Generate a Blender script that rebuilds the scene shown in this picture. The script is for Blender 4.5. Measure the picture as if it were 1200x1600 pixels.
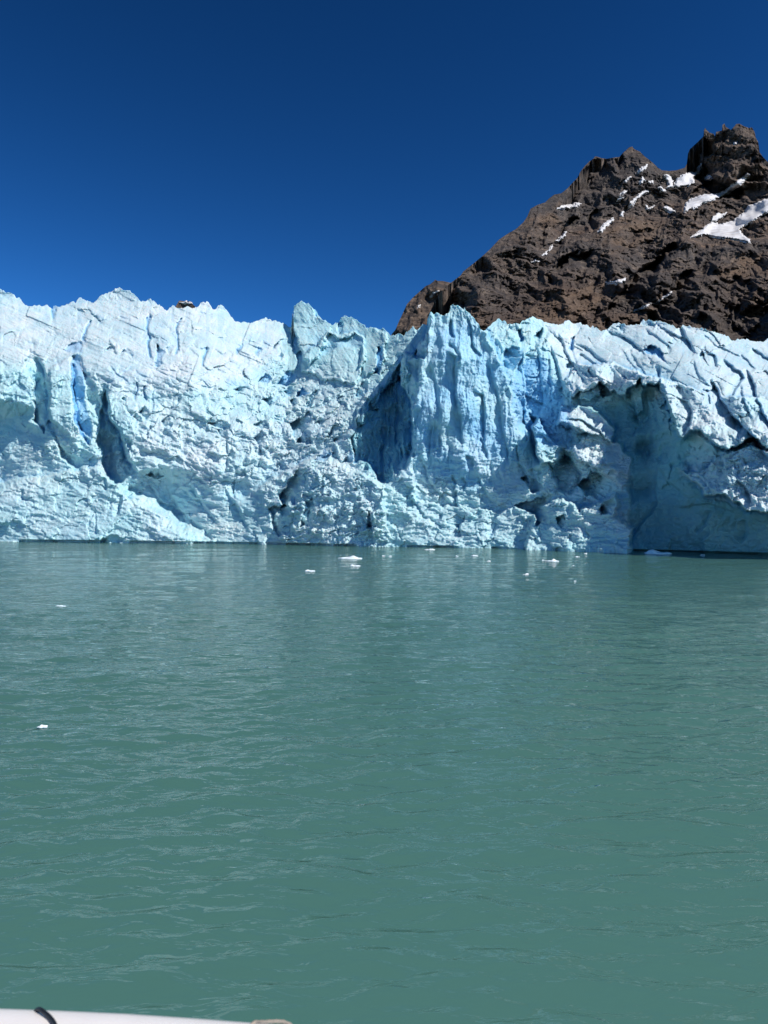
import bpy, bmesh, math, random
import numpy as np
from mathutils import Vector

for o in list(bpy.data.objects):
    bpy.data.objects.remove(o)
scene = bpy.context.scene
COL = scene.collection
rng = np.random.default_rng(7)
random.seed(7)

# ------------------------------------------------------------------ camera
FPX = 1155.6          # focal length in photo pixels (26 mm equivalent)
HOR = 812.0           # row of the horizon in the photo
CAMH = 5.0            # eye height above the lake
cam = bpy.data.cameras.new('camera')
cam.sensor_fit = 'VERTICAL'
cam.sensor_height = 36.0
cam.sensor_width = 27.0
cam.lens = 26.0
cam.shift_y = 12.0 / 1600.0
cam.clip_start = 0.05
cam.clip_end = 60000.0
cam.dof.use_dof = True
cam.dof.focus_distance = 110.0
cam.dof.aperture_fstop = 7.5
camo = bpy.data.objects.new('camera', cam)
COL.objects.link(camo)
camo.location = (0, 0, CAMH)
camo.rotation_euler = (math.radians(90), 0, 0)
scene.camera = camo

# ------------------------------------------------------------------ light
SUN = Vector((0.67, -0.43, 0.83)).normalized()      # towards the sun
world = bpy.data.worlds.new('World')
scene.world = world
world.use_nodes = True
wn = world.node_tree
wn.nodes.clear()
wo = wn.nodes.new('ShaderNodeOutputWorld')
bg = wn.nodes.new('ShaderNodeBackground')
sky = wn.nodes.new('ShaderNodeTexSky')
sky.sky_type = 'NISHITA'
sky.sun_disc = False
sky.sun_elevation = math.asin(SUN.z)
sky.sun_rotation = math.atan2(SUN.x, SUN.y)
sky.altitude = 2500
sky.air_density = 1.0
sky.dust_density = 0.0
sky.ozone_density = 4.0
hs = wn.nodes.new('ShaderNodeHueSaturation')
hs.inputs['Saturation'].default_value = 1.06
hs.inputs['Value'].default_value = 0.43
hs.inputs['Hue'].default_value = 0.493
gm_ = wn.nodes.new('ShaderNodeGamma')
gm_.inputs['Gamma'].default_value = 1.85
bg.inputs['Strength'].default_value = 0.075
wn.links.new(sky.outputs[0], gm_.inputs['Color'])
wn.links.new(gm_.outputs[0], hs.inputs['Color'])
wn.links.new(hs.outputs[0], bg.inputs['Color'])
wn.links.new(bg.outputs[0], wo.inputs['Surface'])

sl = bpy.data.lights.new('sun', 'SUN')
sl.energy = 5.0
sl.angle = math.radians(0.53)
sl.color = (1.0, 0.95, 0.88)
slo = bpy.data.objects.new('sun', sl)
COL.objects.link(slo)
slo.rotation_euler = (-SUN).to_track_quat('-Z', 'Y').to_euler()
slo.location = (60, -40, 120)

scene.view_settings.view_transform = 'Standard'
scene.view_settings.look = 'None'
scene.view_settings.exposure = 0.0
scene.view_settings.gamma = 1.0
scene.view_settings.use_curve_mapping = False
scene.cycles.max_bounces = 6
scene.cycles.diffuse_bounces = 3
scene.cycles.glossy_bounces = 3

# ------------------------------------------------------------------ numpy noise
def _h(ix, iy, seed):
    h = (ix.astype(np.int64) * 374761393 + iy.astype(np.int64) * 668265263 + seed * 1442695041) & 0xFFFFFFFF
    h = ((h ^ (h >> 13)) * 1274126177) & 0xFFFFFFFF
    h = ((h ^ (h >> 16)) * 2246822519) & 0xFFFFFFFF
    return (h ^ (h >> 15)) & 0xFFFFFFFF

_TAB = np.array([[math.cos(a), math.sin(a)] for a in np.arange(256) * 2 * math.pi / 256], dtype=np.float32)

def noise2(x, y, seed=0):
    fx = np.floor(x); fy = np.floor(y)
    dx = (x - fx).astype(np.float32); dy = (y - fy).astype(np.float32)
    ix = fx.astype(np.int64); iy = fy.astype(np.int64)
    ux = dx * dx * dx * (dx * (dx * 6 - 15) + 10)
    uy = dy * dy * dy * (dy * (dy * 6 - 15) + 10)
    def g(a, b):
        t = _TAB[_h(ix + a, iy + b, seed) & 255]
        return t[..., 0] * (dx - a) + t[..., 1] * (dy - b)
    n0 = g(0, 0); n1 = g(1, 0); n2 = g(0, 1); n3 = g(1, 1)
    a = n0 + ux * (n1 - n0); b = n2 + ux * (n3 - n2)
    return (a + uy * (b - a)) * 1.5

def fbm(x, y, octv, seed=0, gain=0.5, lac=2.03):
    s = 0.0; amp = 1.0; f = 1.0
    for i in range(octv):
        s = s + amp * noise2(x * f + 17.3 * i, y * f - 9.1 * i, seed + 31 * i)
        amp *= gain; f *= lac
    return s

def ridged(x, y, octv, seed=0, gain=0.5, lac=2.07):
    s = 0.0; amp = 1.0; f = 1.0; w = 1.0
    for i in range(octv):
        n = 1.0 - np.abs(noise2(x * f + 5.7 * i, y * f + 3.3 * i, seed + 57 * i))
        n = n * n * w
        s = s + amp * n
        w = np.clip(n * 1.6, 0, 1)
        amp *= gain; f *= lac
    return s

def _r(h, k):
    return (((h >> (k * 8)) & 255).astype(np.float32)) / 255.0

def facets(x, y, seed, tilt=1.0, quad=1.0, lift=0.6):
    """broken-block relief: the lower envelope of randomly tilted, slightly curved plates"""
    fx = np.floor(x).astype(np.int64); fy = np.floor(y).astype(np.int64)
    best = np.full(x.shape, 1e9, dtype=np.float32)
    for a in (-1, 0, 1):
        for b in (-1, 0, 1):
            h = _h(fx + a, fy + b, seed); h2 = _h(fx + a, fy + b, seed + 999)
            cx = fx + a + 0.15 + 0.7 * _r(h, 0); cy = fy + b + 0.15 + 0.7 * _r(h, 1)
            dx = (x - cx).astype(np.float32); dy = (y - cy).astype(np.float32)
            v = lift * (_r(h, 2) - .5) + tilt * ((_r(h2, 0) - .5) * dx + (_r(h2, 1) - .5) * dy) * 2 + quad * (dx * dx + dy * dy)
            best = np.minimum(best, v)
    return best

def voro(x, y, seed):
    """F1, F2 distances and two random numbers of the nearest cell"""
    fx = np.floor(x).astype(np.int64); fy = np.floor(y).astype(np.int64)
    f1 = np.full(x.shape, 9.0, dtype=np.float32); f2 = f1.copy()
    ra = np.zeros_like(f1); rb = np.zeros_like(f1)
    for a in (-1, 0, 1):
        for b in (-1, 0, 1):
            h = _h(fx + a, fy + b, seed)
            dx = (x - (fx + a + _r(h, 0))).astype(np.float32); dy = (y - (fy + b + _r(h, 1))).astype(np.float32)
            d = np.sqrt(dx * dx + dy * dy)
            n = d < f1
            f2 = np.where(n, f1, np.minimum(f2, d))
            ra = np.where(n, _r(h, 2), ra); rb = np.where(n, _r(h, 3), rb)
            f1 = np.where(n, d, f1)
    return f1, f2, ra, rb

def blocks(x, y, seed, tilt=.6):
    """separate blocks: every cell has its own height and tilt, with a groove between cells"""
    fx = np.floor(x).astype(np.int64); fy = np.floor(y).astype(np.int64)
    f1 = np.full(x.shape, 9.0, dtype=np.float32); f2 = f1.copy(); val = np.zeros_like(f1)
    for a in (-1, 0, 1):
        for b in (-1, 0, 1):
            h = _h(fx + a, fy + b, seed); h2 = _h(fx + a, fy + b, seed + 77)
            dx = (x - (fx + a + .1 + .8 * _r(h, 0))).astype(np.float32); dy = (y - (fy + b + .1 + .8 * _r(h, 1))).astype(np.float32)
            d = np.maximum(np.abs(dx * .9 + dy * .3), np.abs(dy)) * .7 + .3 * np.sqrt(dx * dx + dy * dy)
            v = (_r(h, 2) - .5) + tilt * ((_r(h2, 0) - .5) * dx + (_r(h2, 1) - .5) * dy) * 2
            n = d < f1
            f2 = np.where(n, f1, np.minimum(f2, d)); val = np.where(n, v, val); f1 = np.where(n, d, f1)
    return val + .55 * np.exp(-(f2 - f1) * 14)

def sstep(a, b, x):
    t = np.clip((x - a) / (b - a), 0, 1)
    return t * t * (3 - 2 * t)

def psdf(X, Y, pts):
    """signed distance to a polygon, positive inside"""
    d = np.full(X.shape, 1e12); inside = np.zeros(X.shape, bool)
    n = len(pts)
    for i in range(n):
        x0, y0 = pts[i][0], pts[i][1]; x1, y1 = pts[(i + 1) % n][0], pts[(i + 1) % n][1]
        ex, ey = x1 - x0, y1 - y0
        L = ex * ex + ey * ey + 1e-9
        t = np.clip(((X - x0) * ex + (Y - y0) * ey) / L, 0, 1)
        d = np.minimum(d, (X - x0 - t * ex) ** 2 + (Y - y0 - t * ey) ** 2)
        c = ((y0 > Y) != (y1 > Y)) & (X < ex * (Y - y0) / (ey if abs(ey) > 1e-9 else 1e-9) + x0)
        inside ^= c
    d = np.sqrt(d)
    return np.where(inside, d, -d)

def ldist(X, Y, pts):
    """distance to a polyline"""
    d = np.full(X.shape, 1e12)
    for i in range(len(pts) - 1):
        x0, y0 = pts[i][0], pts[i][1]; x1, y1 = pts[i + 1][0], pts[i + 1][1]
        ex, ey = x1 - x0, y1 - y0
        L = ex * ex + ey * ey + 1e-9
        t = np.clip(((X - x0) * ex + (Y - y0) * ey) / L, 0, 1)
        d = np.minimum(d, (X - x0 - t * ex) ** 2 + (Y - y0 - t * ey) ** 2)
    return np.sqrt(d)

class Relief:
    """a rock or ice front as a grid of distances; features are sculpted into it"""
    def __init__(s, cols, crest, foot, nrows, gap=None):
        s.cols = np.asarray(cols, float); s.n = len(cols); s.m = nrows
        s.cr = np.interp(s.cols, [p[0] for p in crest], [p[1] for p in crest])
        s.ft = np.interp(s.cols, [p[0] for p in foot], [p[1] for p in foot])
        t = np.linspace(0, 1, nrows)[:, None]
        s.T = np.repeat(t, s.n, 1)
        s.PX = np.repeat(s.cols[None, :], nrows, 0)
        xs = np.arange(s.cols[0] - 200, s.cols[-1] + 200, 2.0)
        kern = np.exp(-.5 * (np.arange(-50, 51) / 16.0) ** 2); kern /= kern.sum()
        cs = np.convolve(np.pad(np.interp(xs, s.cols, s.cr), 50, mode='edge'), kern, 'valid')
        s.crs = np.interp(s.cols, xs, cs)
        s.rows()
        s.WX = s.PX.copy(); s.WY = s.PY.copy()
        s.L = np.zeros_like(s.PX)
        s.blue = np.zeros_like(s.PX)
        s.deep = 1.0
    def rows(s):
        s.PY = s.ft[None, :] + (s.crs - s.ft)[None, :] * s.T + (s.cr - s.crs)[None, :] * sstep(.68, 1, s.T)
    def step(s, pts, depth, w, blue=0.0, sgn=1, bw=5.0):
        """a break line: the ice on one side drops back and comes forward again over w pixels"""
        sl, y0, y1 = s.box(pts, w * 3)
        X = s.WX[:, sl] * .5 + s.PX[:, sl] * .5; Y = s.WY[:, sl] * .5 + s.PY[:, sl] * .5
        best = np.full(X.shape, 1e12); side = np.zeros(X.shape); par = np.zeros(X.shape)
        n = len(pts) - 1
        for i in range(n):
            x0, y0 = pts[i]; x1, y1 = pts[i + 1]
            ex, ey = x1 - x0, y1 - y0; L = ex * ex + ey * ey
            t = np.clip(((X - x0) * ex + (Y - y0) * ey) / L, 0, 1)
            d = (X - x0 - t * ex) ** 2 + (Y - y0 - t * ey) ** 2
            c = ex * (Y - y0) - ey * (X - x0)
            u = d < best
            side = np.where(u, c * sgn, side); par = np.where(u, (i + t) / n, par); best = np.minimum(best, d)
        d = np.sqrt(best)
        tp = np.clip(np.minimum(par, 1 - par) * 6, 0, 1) ** .7
        m = np.where(side > 0, np.exp(-d / w) * sstep(0, min(4.5, w * .42), d) * 1.25, 0) * tp
        s.L[:, sl] += depth * m
        if blue: s.blue[:, sl] = np.maximum(s.blue[:, sl], blue * tp * np.where(side > 0, np.exp(-d / bw), np.exp(-d / 1.2)))
    def box(s, pts, m):
        xs = [p[0] for p in pts]; ys = [p[1] for p in pts]
        i0 = np.searchsorted(s.cols, min(xs) - m); i1 = np.searchsorted(s.cols, max(xs) + m)
        return slice(max(i0, 0), max(i1, 1)), min(ys) - m, max(ys) + m
    def _m(s, pts, soft):
        sl, y0, y1 = s.box(pts, 14 + soft)
        X = s.WX[:, sl]; Y = s.WY[:, sl]
        sd = psdf(X, Y, pts)
        return sl, X, Y, sstep(-soft * .5, soft * .5, sd)
    def _idw(s, X, Y, pts, p=2.0):
        num = 0.0; den = 0.0
        for q in pts:
            w = 1.0 / ((X - q[0]) ** 2 + (Y - q[1]) ** 2 + 4.0) ** (p / 2)
            num = num + w * q[2]; den = den + w
        return num / den
    def add(s, pts, soft=3.0, ext=(), k=1.0, blue=0.0, p=3.0):
        sl, X, Y, m = s._m(pts, soft)
        if sum(q[2] for q in pts) > 0: k = k * s.deep
        s.L[:, sl] += k * m * s._idw(X, Y, list(pts) + list(ext), p)
        if blue: s.blue[:, sl] = np.maximum(s.blue[:, sl], m * blue)
    def set(s, pts, soft=3.0, ext=(), p=2.4):
        sl, X, Y, m = s._m(pts, soft)
        v = s._idw(X, Y, list(pts) + list(ext), p)
        s.L[:, sl] = s.L[:, sl] * (1 - m) + v * m
    def slot(s, pts, w, depth, blue=0.0, soft=1.6):
        sl, y0, y1 = s.box(pts, w + 14)
        d = ldist(s.WX[:, sl], s.WY[:, sl], pts)
        m = 1 - sstep(w * .5 - soft * .5, w * .5 + soft, d)
        s.L[:, sl] += depth * m
        if blue: s.blue[:, sl] = np.maximum(s.blue[:, sl], m * blue)
    def mask(s, pts, soft):
        m = np.zeros_like(s.L)
        sl, X, Y, mm = s._m(pts, soft)
        m[:, sl] = mm
        return m

def point(px, py, Y):
    """the place at distance Y on the sight line through a photo pixel"""
    return np.stack([(px - 600.0) / FPX * Y, Y, CAMH + (HOR - py) / FPX * Y], -1)

def mesh_from(name, verts, quads, mat, parent=None, smooth=True, attrs=None, mats=None):
    me = bpy.data.meshes.new(name)
    v = np.ascontiguousarray(verts.reshape(-1, 3), dtype=np.float32)
    q = np.ascontiguousarray(quads.reshape(-1, 4), dtype=np.int32)
    me.vertices.add(len(v)); me.vertices.foreach_set('co', v.ravel())
    me.loops.add(q.size); me.loops.foreach_set('vertex_index', q.ravel())
    me.polygons.add(len(q))
    me.polygons.foreach_set('loop_start', np.arange(0, q.size, 4, dtype=np.int32))
    me.polygons.foreach_set('loop_total', np.full(len(q), 4, dtype=np.int32))
    me.polygons.foreach_set('use_smooth', np.full(len(q), smooth, dtype=bool))
    for k, a in (attrs or {}).items():
        at = me.attributes.new(k, 'FLOAT', 'POINT')
        at.data.foreach_set('value', np.ascontiguousarray(a.ravel(), dtype=np.float32))
    me.update(calc_edges=True)
    me.validate()
    me.materials.append(mat)
    o = bpy.data.objects.new(name, me)
    COL.objects.link(o)
    if parent: o.parent = parent
    return o

def grid_quads(m, n):
    i = np.arange(m * n).reshape(m, n)
    return np.stack([i[:-1, :-1], i[:-1, 1:], i[1:, 1:], i[1:, :-1]], -1)

def tag(o, label=None, cat=None, group=None, kind=None):
    if label: o['label'] = label
    if cat: o['category'] = cat
    if group: o['group'] = group
    if kind: o['kind'] = kind
    return o

def empty(name, loc=(0, 0, 0)):
    o = bpy.data.objects.new(name, None)
    COL.objects.link(o); o.location = loc
    o.empty_display_size = 1.0
    return o

# ------------------------------------------------------------------ materials
def mat_new(name):
    m = bpy.data.materials.new(name); m.use_nodes = True
    nt = m.node_tree; nt.nodes.clear()
    out = nt.nodes.new('ShaderNodeOutputMaterial')
    b = nt.nodes.new('ShaderNodeBsdfPrincipled')
    nt.links.new(b.outputs[0], out.inputs['Surface'])
    return m, nt, b

def N(nt, typ, **kw):
    n = nt.nodes.new(typ)
    for k, v in kw.items():
        if k in n.inputs: n.inputs[k].default_value = v
        else: setattr(n, k, v)
    return n

def mixc(nt, fac, a, b):
    n = nt.nodes.new('ShaderNodeMix'); n.data_type = 'RGBA'
    for s, v in ((0, fac), (6, a), (7, b)):
        if isinstance(v, (int, float)): n.inputs[s].default_value = v
        elif isinstance(v, tuple): n.inputs[s].default_value = (*v, 1)
        else: nt.links.new(v, n.inputs[s])
    return n.outputs[2]

def ramp(nt, val, pts):
    r = nt.nodes.new('ShaderNodeValToRGB')
    e = r.color_ramp.elements
    while len(e) < len(pts): e.new(0.5)
    for i, (p, c) in enumerate(pts):
        e[i].position = p
        e[i].color = (c, c, c, 1) if isinstance(c, (int, float)) else (*c, 1)
    nt.links.new(val, r.inputs[0])
    return r.outputs[0]

def coords(nt, scale=(1, 1, 1), rot=(0, 0, 0)):
    g = nt.nodes.new('ShaderNodeNewGeometry')
    mp = nt.nodes.new('ShaderNodeMapping')
    mp.inputs['Scale'].default_value = scale
    mp.inputs['Rotation'].default_value = rot
    nt.links.new(g.outputs['Position'], mp.inputs['Vector'])
    return mp.outputs[0]

def tex(nt, vec, scale, detail=4, rough=0.55, dist=0.0):
    n = nt.nodes.new('ShaderNodeTexNoise')
    n.inputs['Scale'].default_value = scale
    n.inputs['Detail'].default_value = detail
    n.inputs['Roughness'].default_value = rough
    n.inputs['Distortion'].default_value = dist
    nt.links.new(vec, n.inputs['Vector'])
    return n.outputs['Fac']

def ice_material():
    m, nt, b = mat_new('glacier_ice')
    v = coords(nt)
    at = N(nt, 'ShaderNodeAttribute', attribute_name='blue')
    dirt = N(nt, 'ShaderNodeAttribute', attribute_name='dirt')
    var = ramp(nt, tex(nt, v, 0.16, 5, .6), [(0.35, 0.0), (0.7, 1.0)])
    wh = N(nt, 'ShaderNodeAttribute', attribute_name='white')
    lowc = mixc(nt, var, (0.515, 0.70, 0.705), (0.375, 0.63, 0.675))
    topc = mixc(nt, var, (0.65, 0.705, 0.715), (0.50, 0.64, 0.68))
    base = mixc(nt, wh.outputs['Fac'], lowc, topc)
    big = ramp(nt, tex(nt, v, 0.045, 4, .6), [(0.4, 0.0), (0.72, 0.5)])
    base = mixc(nt, big, base, (0.35, 0.63, 0.70))
    shade_tint = N(nt, 'ShaderNodeAttribute', attribute_name='clear')
    base = mixc(nt, shade_tint.outputs['Fac'], base, (0.15, 0.40, 0.44))  # dark teal standing in for shade on the wall and alcove
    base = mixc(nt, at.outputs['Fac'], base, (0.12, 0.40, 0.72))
    sp = tex(nt, coords(nt, (.6, 1, 1.6), (0, .35, 0)), 1.3, 6, .75)
    spm = ramp(nt, sp, [(0.56, 0.0), (0.72, 1.0)])
    mu = N(nt, 'ShaderNodeMath', operation='MULTIPLY')
    nt.links.new(spm, mu.inputs[0]); nt.links.new(dirt.outputs['Fac'], mu.inputs[1])
    base = mixc(nt, mu.outputs[0], base, (0.40, 0.38, 0.35))
    nt.links.new(base, b.inputs['Base Color'])
    b.inputs['Roughness'].default_value = 0.55
    b.inputs['Specular IOR Level'].default_value = 0.3
    b.inputs['Subsurface Weight'].default_value = 0.22
    b.inputs['Subsurface Radius'].default_value = (0.25, 0.75, 1.0)
    b.inputs['Subsurface Scale'].default_value = 0.9
    b1 = N(nt, 'ShaderNodeBump', Strength=0.55, Distance=0.35)
    nt.links.new(tex(nt, v, 1.6, 8, .68), b1.inputs['Height'])
    b2 = N(nt, 'ShaderNodeBump', Strength=0.35, Distance=0.25)
    nt.links.new(tex(nt, coords(nt, (1, 1, .35)), 3.2, 5, .6), b2.inputs['Height'])
    nt.links.new(b1.outputs[0], b2.inputs['Normal'])
    nt.links.new(b2.outputs[0], b.inputs['Normal'])
    return m

def floe_material():
    m, nt, b = mat_new('floating_ice')
    v = coords(nt)
    b.inputs['Roughness'].default_value = 0.45
    c = mixc(nt, ramp(nt, tex(nt, v, 2.5, 4), [(.4, 0.0), (.65, 1.0)]), (0.84, 0.88, 0.90), (0.66, 0.82, 0.88))
    nt.links.new(c, b.inputs['Base Color'])
    b1 = N(nt, 'ShaderNodeBump', Strength=0.5, Distance=0.1)
    nt.links.new(tex(nt, v, 5, 5), b1.inputs['Height'])
    nt.links.new(b1.outputs[0], b.inputs['Normal'])
    return m

def rock_material():
    m, nt, b = mat_new('mountain_rock')
    v = coords(nt, (.001, .001, .001))
    c = mixc(nt, ramp(nt, tex(nt, v, 9, 6, .62), [(.40, 0.0), (.64, 1.0)]), (0.068, 0.056, 0.051), (0.190, 0.135, 0.098))
    red = ramp(nt, tex(nt, v, 5, 4, .6), [(.52, 0.0), (.70, 0.6)])
    c = mixc(nt, red, c, (0.160, 0.098, 0.066))
    strat = ramp(nt, tex(nt, coords(nt, (.002, .002, .028), (0, .16, 0)), 3, 6, .7), [(.42, 0.0), (.60, 0.85)])
    c = mixc(nt, strat, c, (0.042, 0.038, 0.039))
    tan = ramp(nt, tex(nt, v, 34, 8, .75), [(.50, 0.0), (.66, .9)])
    c = mixc(nt, tan, c, (0.25, 0.19, 0.145))
    crk = ramp(nt, tex(nt, coords(nt, (.001, .001, .0016)), 60, 7, .8), [(.36, .95), (.50, 0.0)])
    c = mixc(nt, crk, c, (0.018, 0.017, 0.019))
    sx = N(nt, 'ShaderNodeSeparateXYZ'); nt.links.new(coords(nt, (.001, .001, .001)), sx.inputs[0])
    hz = N(nt, 'ShaderNodeMath', operation='MULTIPLY_ADD'); nt.links.new(tex(nt, v, 4, 4), hz.inputs[0]); hz.inputs[1].default_value = .9; nt.links.new(sx.outputs[2], hz.inputs[2])
    c = mixc(nt, ramp(nt, hz.outputs[0], [(.75, .55), (1.25, 0.0)]), c, mixc(nt, tan, (0.085, 0.058, 0.044), (0.24, 0.165, 0.115)))
    gz = ramp(nt, tex(nt, coords(nt, (.001, .001, .001)), 2.2, 4, .6), [(.44, 0.0), (.58, .75)])
    c = mixc(nt, gz, c, mixc(nt, tan, (0.055, 0.051, 0.051), (0.150, 0.130, 0.115)))
    tal = N(nt, 'ShaderNodeAttribute', attribute_name='talus')
    c = mixc(nt, tal.outputs['Fac'], c, mixc(nt, tan, (0.135, 0.092, 0.064), (0.20, 0.15, 0.11)))
    nt.links.new(c, b.inputs['Base Color'])
    b.inputs['Roughness'].default_value = 0.9
    b.inputs['Specular IOR Level'].default_value = 0.15
    b1 = N(nt, 'ShaderNodeBump', Strength=0.8, Distance=5.0)
    nt.links.new(tex(nt, coords(nt, (.001, .001, .0017), (0, .17, 0)), 130, 8, .75), b1.inputs['Height'])
    nt.links.new(b1.outputs[0], b.inputs['Normal'])
    return m

def snow_material():
    m, nt, b = mat_new('old_snow')
    v = coords(nt, (.008, .008, .03), (0, .5, 0))
    c = mixc(nt, ramp(nt, tex(nt, v, 3.5, 6, .7), [(.40, 0.0), (.66, .9)]), (0.70, 0.70, 0.71), (0.47, 0.44, 0.42))
    nt.links.new(c, b.inputs['Base Color'])
    b.inputs['Roughness'].default_value = 0.8
    b1 = N(nt, 'ShaderNodeBump', Strength=0.5, Distance=3.0)
    nt.links.new(tex(nt, v, 6, 5), b1.inputs['Height'])
    nt.links.new(b1.outputs[0], b.inputs['Normal'])
    return m

def water_material():
    m, nt, b = mat_new('lake_water')
    nt.nodes.remove(b)
    out = [n for n in nt.nodes if n.type == 'OUTPUT_MATERIAL'][0]
    v = coords(nt)
    c = mixc(nt, ramp(nt, tex(nt, v, 0.03, 3), [(.35, 0.0), (.7, 1.0)]), (0.063, 0.163, 0.136), (0.071, 0.177, 0.149))
    # silt scatters the light inside the water, so its body colour does not follow the ripples
    d = N(nt, 'ShaderNodeBsdfDiffuse'); nt.links.new(c, d.inputs['Color'])
    up = N(nt, 'ShaderNodeCombineXYZ', Z=1.0); nt.links.new(up.outputs[0], d.inputs['Normal'])
    g = N(nt, 'ShaderNodeBsdfGlossy', Roughness=0.03)
    fr = N(nt, 'ShaderNodeFresnel', IOR=1.333)
    vw = coords(nt, (.55, 1.25, 1), (0, 0, .12))
    b1 = N(nt, 'ShaderNodeBump', Strength=1.0, Distance=0.08)
    nt.links.new(tex(nt, vw, 2.5, 3, .5, .5), b1.inputs['Height'])
    nt.links.new(b1.outputs[0], g.inputs['Normal']); nt.links.new(b1.outputs[0], fr.inputs['Normal'])
    mx = N(nt, 'ShaderNodeMixShader')
    nt.links.new(fr.outputs[0], mx.inputs[0]); nt.links.new(d.outputs[0], mx.inputs[1]); nt.links.new(g.outputs[0], mx.inputs[2])
    nt.links.new(mx.outputs[0], out.inputs['Surface'])
    return m

def plain(name, col, rough, spec=.5, bump=None):
    m, nt, b = mat_new(name)
    v = coords(nt)
    c = mixc(nt, tex(nt, v, 14, 5), col, tuple(x * .9 for x in col))
    nt.links.new(c, b.inputs['Base Color'])
    b.inputs['Roughness'].default_value = rough
    b.inputs['Specular IOR Level'].default_value = spec
    if bump:
        b1 = N(nt, 'ShaderNodeBump', Strength=bump, Distance=0.002)
        nt.links.new(tex(nt, v, 260, 3), b1.inputs['Height'])
        nt.links.new(b1.outputs[0], b.inputs['Normal'])
    return m

ICE = ice_material(); FLOE = floe_material(); ROCK = rock_material(); SNOW = snow_material(); WATER = water_material()

# ------------------------------------------------------------------ mountains
def cols_between(a, b, step, lo=-10, hi=1212, out=6.0):
    c = []
    if a < lo: c += list(np.arange(a, lo, out))
    c += list(np.arange(max(a, lo), min(b, hi), step))
    if b > hi: c += list(np.arange(hi, b + .1, out))
    return np.array(c)

M_CREST = [(560, 590), (640, 548), (660, 505), (672, 487), (680, 470), (690, 455), (703, 443), (720, 430), (724, 424), (738, 413), (755, 399), (765, 390), (780, 374),
    (795, 364), (806, 358), (818, 347), (824, 338), (829, 326), (840, 320), (852, 316), (858, 310), (866, 304), (877, 302), (887, 294), (894, 286),
    (902, 278), (907, 268), (914, 259), (921, 252), (928, 247), (930, 244), (934, 245), (940, 247), (948, 248), (960, 246), (968, 245), (973, 239), (980, 233),
    (983, 230), (988, 229), (991, 233), (1000, 237), (1008, 245), (1015, 250), (1022, 256), (1028, 262), (1034, 266), (1045, 267), (1057, 266), (1070, 262),
    (1073, 256), (1075, 240), (1078, 233), (1090, 222), (1099, 213), (1100, 203), (1102, 200), (1104, 203), (1108, 207), (1115, 209), (1117, 213), (1119, 206), (1128, 204),
    (1129, 195), (1132, 193), (1134, 198), (1137, 200), (1142, 203), (1147, 198), (1150, 194), (1155, 193), (1162, 197), (1170, 200), (1175, 199), (1179, 206),
    (1181, 215), (1185, 223), (1187, 238), (1192, 245), (1200, 253), (1230, 262), (1280, 290), (1340, 250), (1400, 300), (1520, 380)]

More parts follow.
